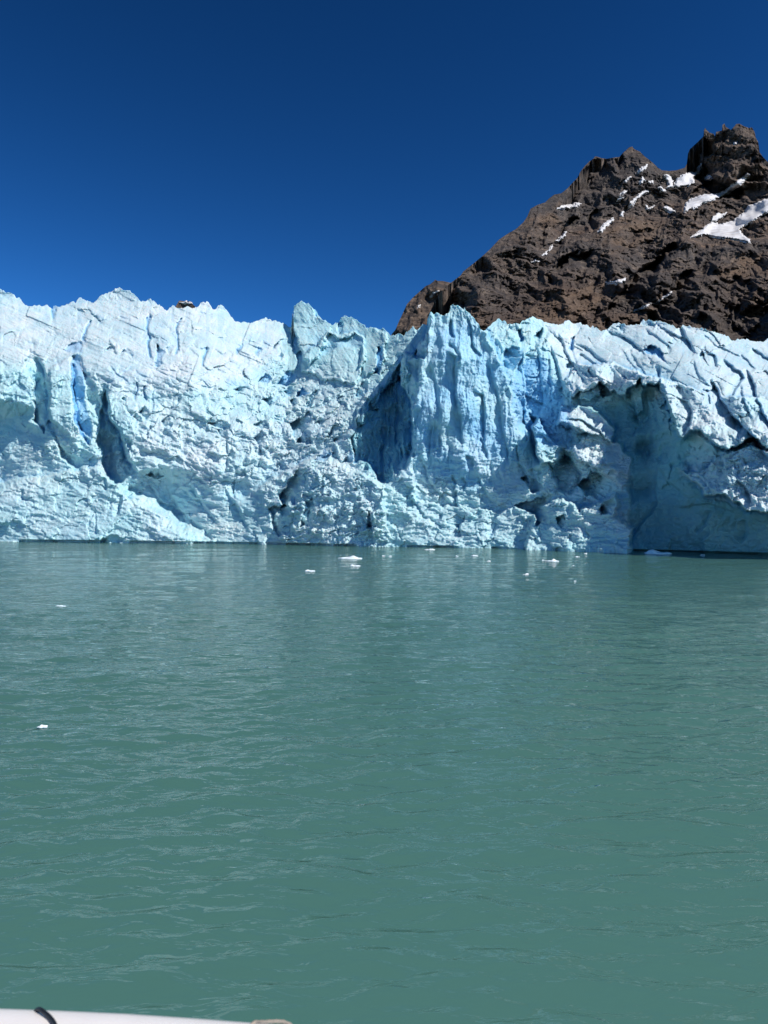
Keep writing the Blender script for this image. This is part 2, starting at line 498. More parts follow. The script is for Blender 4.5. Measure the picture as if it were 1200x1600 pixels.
def build_mountain():
    R = Relief(cols_between(560, 1520, 1.0, lo=600), M_CREST, [(560, 592), (1520, 592)], 400)
    w = 5.0
    R.deep = 2.0
    R.WX = R.PX + w * fbm(R.PX / 22, R.PY / 22, 4, 101)
    R.WY = R.PY + w * fbm(R.PX / 22, R.PY / 22, 4, 131)
    X, Y = R.PX, R.PY
    R.L = 880 + (592 - Y) * 3.9 + np.clip(440 - Y, 0, 300) * .9 - np.clip(X - 1000, 0, 600) * .35
    # big forms: buttresses and the gullies between them
    R.set([(560, 600, 1000), (690, 450, 1450), (760, 395, 1660), (760, 430, 1560), (735, 470, 1420), (700, 530, 1180), (680, 600, 1000)], 24)
    R.add([(690, 452, 70), (745, 408, 60), (778, 415, 0), (755, 470, 0), (725, 520, 0), (672, 530, 80), (660, 490, 90)], 22)
    R.add([(884, 318, 90), (900, 284, 90), (922, 256, 75), (944, 250, 60), (962, 256, 0), (966, 290, 0), (940, 318, 0), (912, 324, 20)], 14)
    R.add([(962, 252, 60), (972, 243, 40), (980, 258, 0), (985, 275, 0), (968, 275, 30)], 5)
    R.set([(1072, 262, 2390), (1075, 238, 2360), (1100, 205, 2340), (1180, 190, 2330), (1215, 255, 2180), (1205, 300, 2080), (1150, 300, 2080), (1120, 290, 2200), (1090, 280, 2330)], 8)
    R.add([(1072, 262, 110), (1077, 236, 110), (1095, 216, 60), (1120, 222, 0), (1112, 250, 0), (1125, 272, 0), (1158, 290, 0), (1158, 308, 90), (1120, 312, 130), (1098, 290, 130)], 6)
    R.add([(1082, 302, 90), (1100, 285, 90), (1125, 290, 0), (1120, 302, 0), (1095, 306, 40)], 4)
    R.add([(855, 440, 70), (870, 405, 90), (905, 395, 60), (945, 385, 0), (945, 415, 0), (900, 425, 0), (870, 445, 10)], 8)
    R.add([(868, 378, 60), (890, 340, 60), (912, 335, 0), (905, 362, 0), (885, 385, 10)], 6)
    R.add([(918, 350, 60), (930, 322, 50), (942, 330, 0), (940, 352, 0), (925, 362, 20)], 5)
    # rounded right spur with its dark flank
    R.add([(948, 482, 0), (985, 455, -30), (1020, 425, -60), (1050, 388, -70), (1085, 374, -60), (1140, 372, -50), (1230, 380, -90), (1300, 480, -160), (1240, 600, -160), (1050, 600, -60), (950, 560, -20)], 14)
    R.add([(945, 486, 80), (975, 448, 110), (1012, 412, 110), (1048, 384, 90), (1082, 376, 0), (1062, 408, 0), (1035, 432, 0), (1008, 462, 0), (968, 490, 0)], 8)
    R.add([(1050, 450, 70), (1068, 425, 60), (1088, 420, 0), (1082, 455, 0), (1062, 470, 10)], 6)
    R.add([(1118, 540, 60), (1135, 490, 60), (1165, 470, 50), (1215, 468, 40), (1280, 480, 0), (1290, 590, 0), (1120, 590, 60)], 40)
    R.add([(1235, 470, -260), (1290, 330, -300), (1400, 300, -300), (1500, 590, -300), (1240, 590, -260)], 20)  # tall buttress out of view, added to cast shadow on the lower right
    # crags
    cx, cy = R.WX, R.WY
    env = sstep(0, 30, Y - R.cr[None, :]) * .8 + .2
    ga = cx + .45 * cy                                 # gullies falling to the lower left
    sb = cy - .17 * cx                                 # beds dipping gently
    k1 = np.clip(.5 + 1.3 * fbm(X / 110, Y / 80, 3, 25), 0, 1)
    k2 = np.clip(.5 + 1.5 * fbm(X / 60, Y / 40, 3, 26), 0, 1)
    R.talus = np.zeros_like(X)
    for pts in ([(800, 500), (850, 470), (905, 448), (960, 440), (945, 470), (905, 500), (850, 520)], [(880, 530), (935, 500), (1000, 485), (1060, 440), (1062, 452), (1010, 495), (960, 525), (900, 545)],
                [(930, 370), (980, 340), (1040, 345), (1020, 375), (960, 395)], [(1110, 430), (1160, 400), (1215, 395), (1215, 430), (1150, 435)], [(828, 345), (850, 325), (852, 345), (838, 360)], [(840, 350), (875, 318), (880, 335), (860, 365)]):
        R.talus = np.maximum(R.talus, R.mask(pts, 18) * np.clip(.55 + .8 * fbm(cx / 26, cy / 14, 3, 66), 0, 1))
    env = env * (1 - .75 * np.clip(R.talus, 0, 1))
    R.L += env * 105 * (1 - ridged(cx / 120 + cy / 170, cy / 190 - cx / 300, 2, 5))
    R.L += env * (18 + 22 * k1) * (1 - ridged(ga / 30, cy / 120, 4, 63, .5))
    rb = (cx * .80 + cy * .60); rc = (cy * .80 - cx * .60)
    low = sstep(330, 460, Y) * sstep(880, 980, X)
    R.L += env * 34 * low * (1 - ridged(rb / 130, rc / 30, 4, 64, .5))
    # beds: steep risers with narrow ledges between them
    s1 = (sb + 7 * fbm(cx / 46, cy / 46, 3, 77)) / 27.0; f1 = 1 - (s1 % 1)
    R.L -= env * 62 * (.25 + .75 * (1 - k1)) * (f1 - sstep(.86, 1.0, f1))
    s2 = (sb + 4 * fbm(cx / 20, cy / 20, 3, 78)) / 9.0; f2 = 1 - (s2 % 1)
    R.L -= env * 17 * k2 * (f2 - sstep(.84, 1.0, f2))
    R.L += env * 9 * blocks((cx + .3 * cy) / 24, (cy - .17 * cx) / 13, 27, 1.3) + env * 6 * blocks((cx + .3 * cy) / 13, (cy - .17 * cx) / 10, 22, 1.2) + 3.5 * blocks((cx + .3 * cy) / 7, (cy - .17 * cx) / 4.4, 23, 1.2)
    R.L += 3.5 * fbm(X / 4.2, Y / 2.8, 3, 61, .65)
    return R

def emit(R, name, mat, parent, base=None, backs=((14, -2), (60, -10), (200, -60)), below=None):
    P = point(R.PX, R.PY, R.L if base is None else base + R.L)
    rows = [P]
    last = P[-1]
    for dy, dz in backs:
        q = last.copy(); q[:, 1] += dy; q[:, 0] *= q[:, 1] / last[:, 1]; q[:, 2] += dz
        rows.append(q[None])
    if below is not None:
        q = P[0].copy(); q[:, 2] = below
        rows.insert(0, q[None])
    V = np.concatenate(rows, 0)
    return V

mountain = empty('mountain', (900, 2000, 0)); tag(mountain, kind='structure')
mountain.location = (0, 0, 0)
RM = build_mountain()
V = emit(RM, 'mountain', ROCK, None, backs=((30, -25), (200, -200), (900, -700)), below=-20)
ta = np.concatenate([RM.talus[:1], RM.talus, RM.talus[-1:], RM.talus[-1:], RM.talus[-1:]], 0)
mesh_from('rock_face', V, grid_quads(*V.shape[:2]), ROCK, mountain, attrs={'talus': ta})

SNOWS = [
    [(1052, 292), (1058, 278), (1072, 271), (1090, 260), (1096, 256), (1099, 262), (1093, 272), (1082, 278), (1086, 285), (1078, 290), (1066, 291)],
    [(1037, 273), (1044, 273), (1052, 282), (1050, 292), (1041, 294), (1046, 288)],
    [(1068, 333), (1070, 320), (1080, 310), (1098, 304), (1115, 303), (1122, 302), (1135, 296), (1155, 280), (1168, 271), (1173, 274), (1160, 286), (1140, 301), (1120, 311), (1100, 317), (1090, 325), (1080, 326)],
    [(1078, 372), (1100, 355), (1112, 347), (1128, 350), (1145, 345), (1165, 330), (1170, 321), (1200, 310), (1240, 298), (1240, 322), (1200, 331), (1180, 343), (1165, 353), (1156, 358), (1162, 368), (1172, 373), (1172, 379), (1150, 374), (1120, 371), (1100, 367)],
    [(1109, 346), (1115, 338), (1120, 333), (1130, 334), (1137, 330), (1132, 337), (1120, 346)],
    [(1097, 280), (1105, 272), (1114, 277), (1108, 281)],
    [(994, 270), (1003, 261), (1012, 257), (1006, 267)],
    [(974, 284), (983, 277), (987, 276), (979, 285)],
    [(998, 286), (1003, 276), (1008, 282), (1003, 287)],
    [(981, 326), (986, 315), (994, 307), (1003, 299), (1012, 297), (1013, 300), (1004, 304), (994, 313), (989, 323)],
    [(1009, 320), (1014, 325), (1023, 320), (1018, 328), (1010, 327)],
    [(1037, 325), (1042, 321), (1056, 331), (1048, 333)],
    [(1027, 292), (1034, 292), (1041, 299), (1034, 298)],
    [(968, 306), (974, 298), (981, 296), (976, 304)],
    [(964, 312), (970, 307), (974, 309), (967, 314)],
    [(934, 362), (945, 348), (958, 340), (958, 345), (949, 353), (940, 363)],
    [(869, 327), (880, 321), (888, 320), (900, 317), (909, 318), (900, 325), (885, 326)],
    [(867, 379), (875, 370), (884, 361), (884, 368), (876, 377)],
    [(846, 399), (855, 392), (863, 383), (862, 389), (853, 397)],
    [(946, 442), (965, 438), (979, 434), (973, 442)],
    [(991, 486), (1005, 478), (1018, 473), (1010, 480)],
    [(1029, 470), (1040, 461), (1052, 454), (1046, 462)],
    [(829, 409), (838, 405), (843, 409)],
    [(1145, 224), (1154, 220), (1150, 227)],
    [(967, 336), (974, 331), (972, 338)],
    [(1013, 285), (1019, 282), (1022, 287)],
    [(900, 398), (907, 393), (906, 397)],
]
def snow_patch(R, pts, parent, lift=9.0):
    x0 = min(p[0] for p in pts) - 4; x1 = max(p[0] for p in pts) + 4
    y0 = min(p[1] for p in pts) - 4; y1 = max(p[1] for p in pts) + 4
    xs = np.arange(x0, x1, .8); ys = np.arange(y0, y1, .8)
    X, Y = np.meshgrid(xs, ys)
    wx = X + 1.5 * fbm(X / 4.5, Y / 4.5, 3, 301); wy = Y + 1.5 * fbm(X / 4.5, Y / 4.5, 3, 331)
    sd = psdf(wx, wy, pts) + .3
    # sample the rock under the patch and smooth it: snow fills the hollows
    ci = np.clip(np.searchsorted(R.cols, X) - 1, 0, R.n - 2)
    ri = np.zeros(X.shape, int)
    for c in np.unique(ci):
        u = ci == c
        ri[u] = np.clip(np.searchsorted(-R.PY[:, c], -Y[u]), 0, R.m - 1)
    D = R.L[ri, ci]
    S = D.copy()
    for _ in range(4):
        for a in (0, 1):
            S = np.minimum(S, np.minimum(np.roll(S, 1, a), np.roll(S, -1, a)))
    for _ in range(16):
        S[1:-1, :] = (S[:-2, :] + 2 * S[1:-1, :] + S[2:, :]) / 4
        S[:, 1:-1] = (S[:, :-2] + 2 * S[:, 1:-1] + S[:, 2:]) / 4
    th = sstep(-.6, 2.4, sd)
    Yv = (S - lift * .3) * th + (D - 1.0) * (1 - th)
    P = point(X, Y, Yv)
    keep = sd > -.9
    m, n = X.shape
    q = grid_quads(m, n)
    ok = keep[:-1, :-1] & keep[:-1, 1:] & keep[1:, 1:] & keep[1:, :-1]
    q = q[ok]
    if len(q) == 0: return
    used, inv = np.unique(q.ravel(), return_inverse=True)
    V = P.reshape(-1, 3)[used]
    q = inv.reshape(-1, 4)
    # close the underside so that the patch is a body
    B = V.copy(); B[:, 1] += 10.0
    nv = len(V)
    edges = {}
    for f in q:
        for a, b in ((0, 1), (1, 2), (2, 3), (3, 0)):
            e = (int(f[a]), int(f[b]))
            if (e[1], e[0]) in edges: del edges[(e[1], e[0])]
            else: edges[e] = 1
    side = np.array([[b, a, a + nv, b + nv] for a, b in edges], dtype=np.int64)
    Q = np.concatenate([q, side, (q + nv)[:, ::-1]], 0)
    mesh_from('snow_patch', np.concatenate([V, B], 0), Q, SNOW, parent)
for s in SNOWS:
    snow_patch(RM, s, mountain)

def side_peak(crest, x0, x1, d0, dk, seed, name, foot=592):
    R = Relief(np.arange(x0, x1, 1.2), crest, [(x0, foot), (x1, foot)], 130)
    X, Y = R.PX, R.PY
    R.WX = X + 3 * fbm(X / 14, Y / 14, 3, seed); R.WY = Y + 3 * fbm(X / 14, Y / 14, 3, seed + 5)
    R.L = d0 + (foot - Y) * dk - .9 * (X - x0)
    R.L += 45 * (1 - ridged(R.WX / 40, R.WY / 50, 3, seed + 1)) + 16 * facets(R.WX / 16, R.WY / 12, seed + 2, 1, .9, .8)
    R.L += 8 * facets(R.WX / 6.5, R.WY / 4.5, seed + 3, 1, .9, .8) + 5 * fbm(X / 5, Y / 4, 3, seed + 4)
    g = empty(name); tag(g, kind='structure')
    V = emit(R, name, ROCK, None, backs=((30, -20), (200, -150), (700, -500)), below=-20)
    mesh_from('rock_face', V, grid_quads(*V.shape[:2]), ROCK, g)
    return R, g
R2, g2 = side_peak([(590, 575), (606, 540), (612, 522), (618, 515), (622, 505), (630, 488), (636, 475), (645, 465), (655, 456), (665, 447), (672, 444), (677, 440), (680, 437), (684, 439), (692, 439),
    (705, 442), (720, 452), (760, 500), (790, 560)], 590, 790, 2100, 3.2, 500, 'far_mountain')
for s in ([(677, 458), (686, 453), (683, 459)], [(652, 481), (657, 474), (656, 481)], [(672, 464), (675, 461), (675, 465)]):
    snow_patch(R2, s, g2)
R3, g3 = side_peak([(225, 560), (250, 520), (268, 490), (276, 476), (280, 469.5), (284, 470), (288, 470.5), (296, 471), (302, 476), (310, 484), (330, 510), (350, 560)], 225, 350, 2600, 3.0, 600, 'distant_summit')
for s in ([(280, 472), (290, 471), (299, 473), (296, 475), (283, 475)],):
    snow_patch(R3, s, g3, 12)

# ------------------------------------------------------------------ glacier
G_CREST = [(-260, 462), (-200, 448), (-150, 466), (-90, 452), (-40, 458), (0, 451), (5, 453), (9, 456), (17, 456), (24, 464), (30, 465), (38, 475), (43, 479), (58, 477), (75, 476), (80, 481), (82, 483),
    (84, 477), (90, 479), (96, 477), (101, 479), (104, 475), (113, 472), (118, 473), (120, 469), (125, 466), (130, 467), (135, 471), (146, 474), (149, 469), (155, 463),
    (165, 459), (175, 456), (180, 451), (186, 449), (193, 452), (203, 455), (210, 461), (217, 468), (224, 471), (236, 467), (240, 469), (245, 475), (255, 482), (261, 485),
    (265, 480), (270, 477), (276, 480), (285, 482), (293, 478), (300, 481), (310, 478), (315, 473), (318, 471), (321, 473), (323, 471), (328, 477), (332, 482), (338, 483),
    (341, 478), (347, 477), (353, 484), (360, 493), (366, 501), (375, 503), (392, 504), (407, 499), (420, 498), (435, 504), (455, 511), (459, 512), (457.5, 500), (457, 488), (459, 480), (465, 473),
    (471, 470), (480, 474), (488, 480), (495, 487), (497, 493), (503, 500), (510, 502), (518, 507), (528, 505), (532, 498), (538, 494), (548, 495), (556, 499), (565, 505),
    (572, 511), (580, 512), (590, 513), (598, 515), (606, 520), (610, 526), (618, 523), (626, 521), (632, 525), (640, 516), (645, 509), (652, 515), (660, 508), (667, 507),
    (668, 497), (672, 489), (684, 490), (694, 492), (700, 490), (703, 487), (704, 480), (708, 475), (716, 478), (724, 482), (726, 479), (727.5, 484), (735, 490), (742, 498),
    (748, 506), (751, 514), (755, 517), (765, 511), (770, 503), (780, 498), (790, 503), (793, 508), (800, 505), (812, 506), (815, 502), (829, 498), (832, 494), (840, 497),
    (850, 503), (858, 506), (866, 505), (875, 508), (880, 507), (882, 500), (890, 502), (900, 505), (910, 506), (922, 511), (926, 509), (930, 514), (944, 517), (952, 511),
    (958, 509), (966, 504), (975, 507), (980, 511), (985, 507), (1000, 507), (1005, 501), (1012, 499), (1022, 502), (1030, 502), (1040, 505), (1050, 507), (1058, 513),
    (1063, 514), (1067, 509), (1080, 511), (1095, 513), (1110, 516), (1120, 519), (1133, 523), (1140, 530), (1148, 534), (1152, 530), (1165, 531), (1180, 533), (1190, 534),
    (1200, 532), (1240, 540), (1300, 532), (1380, 548), (1460, 545)]
G_CREST = sorted(G_CREST, key=lambda p: p[0])
G_FOOT = [(-260, 840), (0, 846), (200, 848), (400, 850.5), (640, 855), (800, 857.5), (985, 861), (1200, 867), (1240, 867.4), (1460, 867.8)]

def build_glacier():
    cols = cols_between(-260, 1460, 1.0, lo=-12, hi=1212, out=5.0)
    R = Relief(cols, G_CREST, G_FOOT, 400)
    X, Y = R.PX, R.PY
    # crest roughness
    jag = 2.0 * fbm(R.cols / 7, R.cols * 0 + 3.3, 4, 9, .6) - 2.2 * np.clip(ridged(R.cols / 26, R.cols * 0 + 8.8, 2, 19) - 1.05, 0, 1) * 3
    R.cr = R.cr + jag
    R.rows()
    Y = R.PY
    R.WX = X + 4.0 * fbm(X / 20, Y / 24, 4, 11, .55)
    R.WY = Y + 4.0 * fbm(X / 20, Y / 24, 4, 41, .55)
    R.deep = 1.25
    # how far the front leans back from the water's edge, metres
    T = [0, .1, .3, .5, .7, .85, 1.0]
    tab = {-260: [0, 4, 12, 16, 24, 38, 56], 0: [0, 4, 12, 15, 23, 38, 56], 150: [0, 4, 11, 15, 23, 38, 58], 300: [0, 3, 9, 16, 26, 41, 60], 450: [0, 2, 8, 22, 40, 52, 70],
           560: [0, 2, 6, 14, 32, 46, 60], 640: [0, 2, 5, 10, 22, 32, 44], 720: [0, 3, 7, 10, 17, 26, 36], 830: [0, 3, 7, 13, 22, 27, 38], 900: [0, 2, 5, 10, 20, 32, 46],
           990: [0, 2, 4, 7, 16, 28, 46], 1100: [0, 1, 0, -2, 7, 22, 42], 1200: [0, 1, 0, -3, 6, 22, 44], 1460: [0, 1, 0, -3, 6, 22, 46]}
    ks = sorted(tab)
    A = np.array([np.interp(np.linspace(0, 1, R.m), T, tab[k]) for k in ks])      # k x m
    L = np.empty_like(X)
    for r in range(R.m):
        L[r] = np.interp(R.cols, ks, A[:, r])
    # heights are measured against a smoothed crest, so single peaks do not bend the slope below them
    xs = np.arange(-400, 1600, 2.0)
    cs = np.interp(xs, [p[0] for p in G_CREST], [p[1] for p in G_CREST])
    for x0, x1, yy in ((160, 215, 468), (452, 520, 508), (664, 752, 506)):
        cs[(xs > x0) & (xs < x1)] = yy
    kern = np.exp(-.5 * (np.arange(-60, 61) / 22.0) ** 2); kern /= kern.sum()
    cs = np.convolve(np.pad(cs, 60, mode='edge'), kern, 'valid')
    crs = np.interp(R.cols, xs, cs)[None, :]
    TS = (R.ft[None, :] - Y) / (R.ft[None, :] - crs)
    ri = np.clip(TS, 0, 1) * (R.m - 1)
    r0 = np.clip(ri.astype(int), 0, R.m - 2); fr = ri - r0
    cc = np.repeat(np.arange(R.n)[None, :], R.m, 0)
    for _ in range(24):
        L[1:-1] = (L[:-2] + 2 * L[1:-1] + L[2:]) / 4
    R.L = L[r0, cc] * (1 - fr) + L[r0 + 1, cc] * fr
    R.L += np.clip(TS - 1, 0, 1) * 40
    a = R.add
    # ---- left: slopes, clefts, apron
    a([(-120, 620, 22), (-10, 632, 12), (40, 640, 7), (62, 662, 2.5), (85, 690, 0), (108, 732, 0), (60, 748, 1), (-10, 760, 7), (-120, 770, 14)], 24)
    a([(225, 745, 3.5), (330, 742, 2), (445, 752, 0), (440, 842, 0), (330, 852, 2), (268, 812, 3.5)], 30)
    R.step([(300, 752), (318, 785), (345, 820)], 1.6, 13)
    R.step([(350, 760), (372, 790), (392, 830)], 1.5, 12)
    R.step([(262, 758), (280, 790), (300, 825)], 1.4, 12)
    a([(-60, 655, 3), (20, 650, 3), (55, 672, 2), (80, 700, .5), (95, 735, 0), (40, 748, 0), (-60, 752, 1)], 16)
    a([(78, 575, -2), (108, 560, -1), (112, 620, -1.5), (128, 690, -1), (120, 715, -.5), (95, 700, -2), (80, 665, -2.5)], 4)
    a([(38, 562, 2), (48, 548, .6), (66, 562, .3), (77, 590, .2), (78, 665, .2), (68, 674, 3), (52, 655, 5), (54, 600, 5)], 3)
    a([(112, 556, 2), (125, 553, .5), (131, 590, .3), (137, 650, .2), (147, 692, 0), (127, 670, 2.4), (116, 620, 3)], 3, blue=.6)
    R.slot([(113, 570), (114, 615), (120, 652), (128, 675), (138, 692)], 5, 2.2, blue=1.0, soft=2.5)
    R.step([(58, 556), (72, 575), (78, 610), (79, 668)], 5, 15)
    R.step([(166, 598), (173, 650), (188, 672), (200, 715), (215, 736)], 6.5, 18)
    R.step([(128, 552), (138, 590), (150, 600), (160, 640)], 1.6, 9)
    a([(130, 580, 2.5), (148, 588, .3), (162, 610, .2), (152, 650, 1.8), (136, 625, 2.5)], 5)
    a([(168, 603, -2.2), (173, 650, -3.2), (188, 672, -4), (200, 715, -3.5), (214, 735, -2), (290, 735, 0), (280, 640, 0), (205, 585, 0)], 4)
    a([(154, 652, 4), (160, 622, 2.5), (168, 600, .4), (173, 650, .2), (188, 672, .2), (199, 710, .2), (213, 730, .4), (200, 744, 2.5), (181, 757, 4), (165, 737, 6.5), (157, 700, 6.5)], 3)
    a([(75, 658, 4), (95, 668, 2), (120, 700, .8), (156, 714, 0), (150, 727, 1), (120, 737, 3), (98, 716, 4)], 8)
    a([(-60, 760, -2), (60, 745, -3), (110, 735, -3.2), (150, 728, -4.5), (185, 757, -4.5), (200, 780, -4.2), (240, 797, -3.7), (285, 825, -3), (308, 850, -2), (308, 880, -2), (-60, 880, -2)], 6)
    a([(202, 765, 3), (235, 740, 1.5), (300, 742, 1), (360, 800, 0), (380, 850, 0), (312, 846, 1), (262, 806, 3)], 14)
    R.step([(232, 745), (250, 780), (290, 800), (330, 835)], 1.8, 14)
    R.step([(270, 745), (300, 775), (345, 790)], 1.5, 10)
    a([(228, 743, 3), (245, 732, .4), (263, 742, .3), (250, 748, 2)], 2)
    a([(-10, 818, 3), (20, 814, 1), (60, 834, .4), (88, 845, .2), (-10, 849, 2)], 4)
    a([(155, 846, 3), (175, 836, 1), (210, 842, .3), (215, 849, .3), (155, 850, 2)], 3)
    # upper slope: slits and hollows
    for p, w in (([(233, 494), (231, 520), (234, 540), (236, 558)], 3.6), ([(281, 497), (276, 520), (277, 545), (274, 552)], 2.8), ([(139, 504), (136, 520), (132, 533)], 3), ([(84, 476), (83, 498)], 3.5),
                 ([(375, 539), (372, 550)], 2.5), ([(322, 545), (316, 570)], 3.5), ([(405, 545), (401, 553)], 3.5), ([(213, 598), (211, 622)], 2.0), ([(226, 607), (229, 622)], 1.8)):
        R.slot(p, w * .8, 1.6, blue=.7, soft=2.4)
        R.step(p, 1.0, 8, .2)
    a([(244, 540, 3), (256, 550, .3), (250, 570, .4), (243, 572, 2.5)], 2, blue=.4)
    a([(167, 545, 2), (177, 532, .5), (180, 540, .3), (172, 547, 1)], 2)
    a([(190, 553, 1.8), (200, 543, .5), (208, 549, .2), (204, 556, 1)], 3, blue=.2)
    a([(98, 546, 1), (110, 537, 1.5), (128, 537, .5), (128, 549, .2), (110, 552, 1)], 4, blue=.5)
    a([(256, 548, 1.5), (265, 537, .4), (272, 545, .2), (264, 552, 1)], 3)
    a([(186, 627, 2), (195, 617, .5), (202, 622, .2), (193, 630, 1)], 2)
    a([(216, 645, 2.5), (224, 634, .8), (237, 648, .2), (230, 655, 1)], 2)
    a([(205, 650, 1.5), (212, 645, .4), (218, 652, .2), (210, 655, 1)], 2)
    a([(253, 660, 2.5), (262, 648, .7), (270, 655, .2), (265, 668, 1.5)], 2)
    for p in ([(325, 662), (345, 655), (362, 668), (350, 672)], [(338, 670), (352, 672), (358, 690), (346, 684)], [(398, 685), (410, 675), (418, 690), (405, 693)], [(355, 712), (362, 698), (372, 712), (362, 718)], [(395, 662), (412, 655), (425, 668), (408, 672)]):
        a([(p[0][0], p[0][1], 2.6), (p[1][0], p[1][1], .8), (p[2][0], p[2][1], .2), (p[3][0], p[3][1], 1.6)], 2.5)
    # ---- crest blade and the blocks beside it
    a([(455, 500, -5), (457, 486, -5), (466, 468, -5), (482, 470, -4), (498, 493, -3), (520, 507, -2), (506, 545, -2), (485, 572, -3), (470, 556, -4), (461, 522, -5)], 2.5)
    a([(475, 556, -5), (495, 540, -5), (513, 516, -6), (530, 522, -6), (555, 516, -6), (570, 530, -5), (572, 560, -3), (555, 600, -2), (500, 590, -2), (474, 578, -3)], 3.5)
    a([(505, 540, 2.5), (513, 518, 3), (527, 526, 2.2), (541, 529, 3), (555, 518, 2.2), (569, 534, .6), (568, 545, 0), (530, 543, 0), (497, 557, .3)], 3, blue=.25)
    a([(527, 500, 3.5), (533, 496, 1), (541, 518, .2), (535, 523, 2.5)], 2, blue=.35)
    a([(427, 544, 3), (440, 530, 1), (452, 527, .4), (461, 514, .4), (458, 534, 1.6), (445, 541, 1.2)], 2)
    a([(435, 558, 2.5), (439, 545, .4), (444, 550, .2), (438, 560, 1.6)], 2)
    a([(464, 555, 2.4), (470, 548, .4), (474, 560, .2), (469, 566, 1.5)], 2)
    a([(583, 583, 4), (589, 545, 3), (598, 543, .3), (594, 570, .2), (589, 586, .4)], 2, blue=.9)
    a([(573, 512, 0), (585, 514, -2), (605, 522, -2), (600, 560, -2), (575, 590, -2), (562, 570, -2), (570, 540, -2)], 3)
    R.deep = 1.6
    # ---- icefall hollows
    for p, d, bl in (([(404, 596), (412, 583), (425, 590), (416, 599)], 2.4, .6), ([(432, 600), (446, 582), (465, 586), (452, 603)], 3, .7), ([(464, 620), (475, 605), (484, 615), (474, 622)], 3, .9),
                     ([(478, 633), (487, 613), (498, 609), (486, 634)], 3.5, .2), ([(408, 627), (425, 618), (437, 622), (420, 636)], 2.5, .2), ([(446, 615), (452, 605), (460, 612), (452, 620)], 2.2, .4),
                     ([(365, 611), (376, 604), (385, 608), (374, 615)], 2, .1), ([(455, 664), (487, 640), (487, 660), (461, 690)], 4.5, .2), ([(461, 693), (475, 671), (486, 674), (484, 693)], 4.5, .3),
                     ([(494, 660), (505, 650), (512, 655), (500, 668)], 2, .1), ([(508, 682), (520, 668), (526, 664), (515, 682)], 2.5, 0), ([(492, 720), (505, 703), (520, 708), (505, 720)], 2.8, .5),
                     ([(575, 640), (583, 618), (596, 612), (588, 640)], 4, .2), ([(556, 620), (565, 600), (577, 598), (566, 622)], 3, .1), ([(523, 690), (532, 680), (540, 690), (530, 698)], 2, .2),
                     ([(535, 722), (545, 705), (555, 712), (548, 724)], 2.4, .4), ([(452, 625), (462, 620), (466, 630), (455, 634)], 2, .2)):
        a([(p[0][0], p[0][1], d), (p[1][0], p[1][1], d * .3), (p[2][0], p[2][1], .2), (p[3][0], p[3][1], d * .5)], 2.5, blue=bl)
    # chute of crushed ice running down to the left
    a([(570, 655, 1), (545, 680, 2), (490, 715, 2.5), (430, 745, 3), (380, 775, 2), (345, 770, 0), (400, 705, .5), (480, 690, 1), (540, 660, .5)], 10)
    a([(470, 722, -4), (500, 715, -3), (560, 735, -2), (600, 760, -2), (600, 855, 0), (440, 855, -1), (425, 800, -1), (455, 745, -3)], 8)
    a([(436, 776, 5), (455, 748, 4), (466, 730, 2), (480, 735, .4), (478, 765, .2), (455, 792, .4), (440, 792, 4)], 3)
    a([(418, 796, 2.5), (440, 790, 4), (452, 790, .4), (461, 800, .2), (455, 815, .4), (448, 832, .4), (435, 838, 2), (430, 830, 3)], 3)
    a([(470, 822, 2.5), (476, 798, 2.5), (474, 790, 2.5), (490, 776, 1.5), (491, 795, .2), (489, 810, .2), (480, 822, .4)], 3)
    a([(447, 822, -.4), (453, 790, -2.5), (476, 784, -2.5), (484, 795, -2), (474, 825, -.4)], 3)
    a([(580, 802, -2.6), (595, 786, -3), (602, 800, -2.6), (608, 842, -.5), (586, 850, -.5), (580, 825, -2.4)], 2.5)
    a([(570, 826, 3), (577, 798, 2), (584, 810, .2), (584, 823, .4)], 2)
    R.deep = 1.25
    # ---- the alcove left of the tower
    a([(553, 722, 4), (550, 690, 2.5), (556, 668, 2), (573, 662, 3), (577, 641, 3), (590, 637, 4), (592, 614, 4), (600, 611, 6), (612, 598, 6), (628, 586, 5), (640, 598, .4), (646, 640, .2), (644, 700, .2), (638, 728, .4), (622, 742, 3), (604, 758, 5),
       (590, 747, 7), (580, 727, 6), (566, 722, 5)], 2.5, ext=[(605, 680, 10), (615, 650, 9), (590, 700, 8)])
    R.step([(652, 556), (646, 600), (646, 640), (645, 700), (636, 738)], 6, 22)
    R.step([(604, 622), (606, 660), (602, 700), (596, 740)], 3, 10)
    R.step([(622, 600), (625, 640), (622, 690), (612, 735)], 2.5, 9)
    a([(556, 640, -3), (570, 612, -3.5), (592, 602, -3.5), (592, 618, -3), (586, 634, -3), (574, 640, -3), (570, 658, -3), (556, 664, -2.5)], 3)
    a([(610, 597, 5), (620, 574, 4), (632, 560, 1), (640, 560, .3), (641, 592, .2), (625, 592, 4)], 3)
    # ---- the tower
    R.set([(644, 740, 9), (645, 640, 10), (646, 580, 11), (652, 545, 13), (664, 528, 14), (670, 508, 16), (666, 494, 17), (672, 480, 18), (700, 480, 18), (704, 470, 18), (725, 470, 18), (744, 494, 18), (756, 520, 17), (770, 540, 16),
           (782, 570, 15), (800, 610, 13), (815, 650, 11), (828, 690, 9), (850, 722, 8), (838, 780, 6), (780, 800, 5.5), (700, 790, 6), (650, 780, 6.5)], 4, ext=[(710, 560, 11.5), (720, 640, 8.5), (720, 720, 7), (690, 650, 8.3), (680, 570, 12)])
    R.set([(628, 600, 17), (628, 565, 19), (640, 551, 18), (652, 556, 15), (655, 600, 12), (648, 640, 11)], 4)
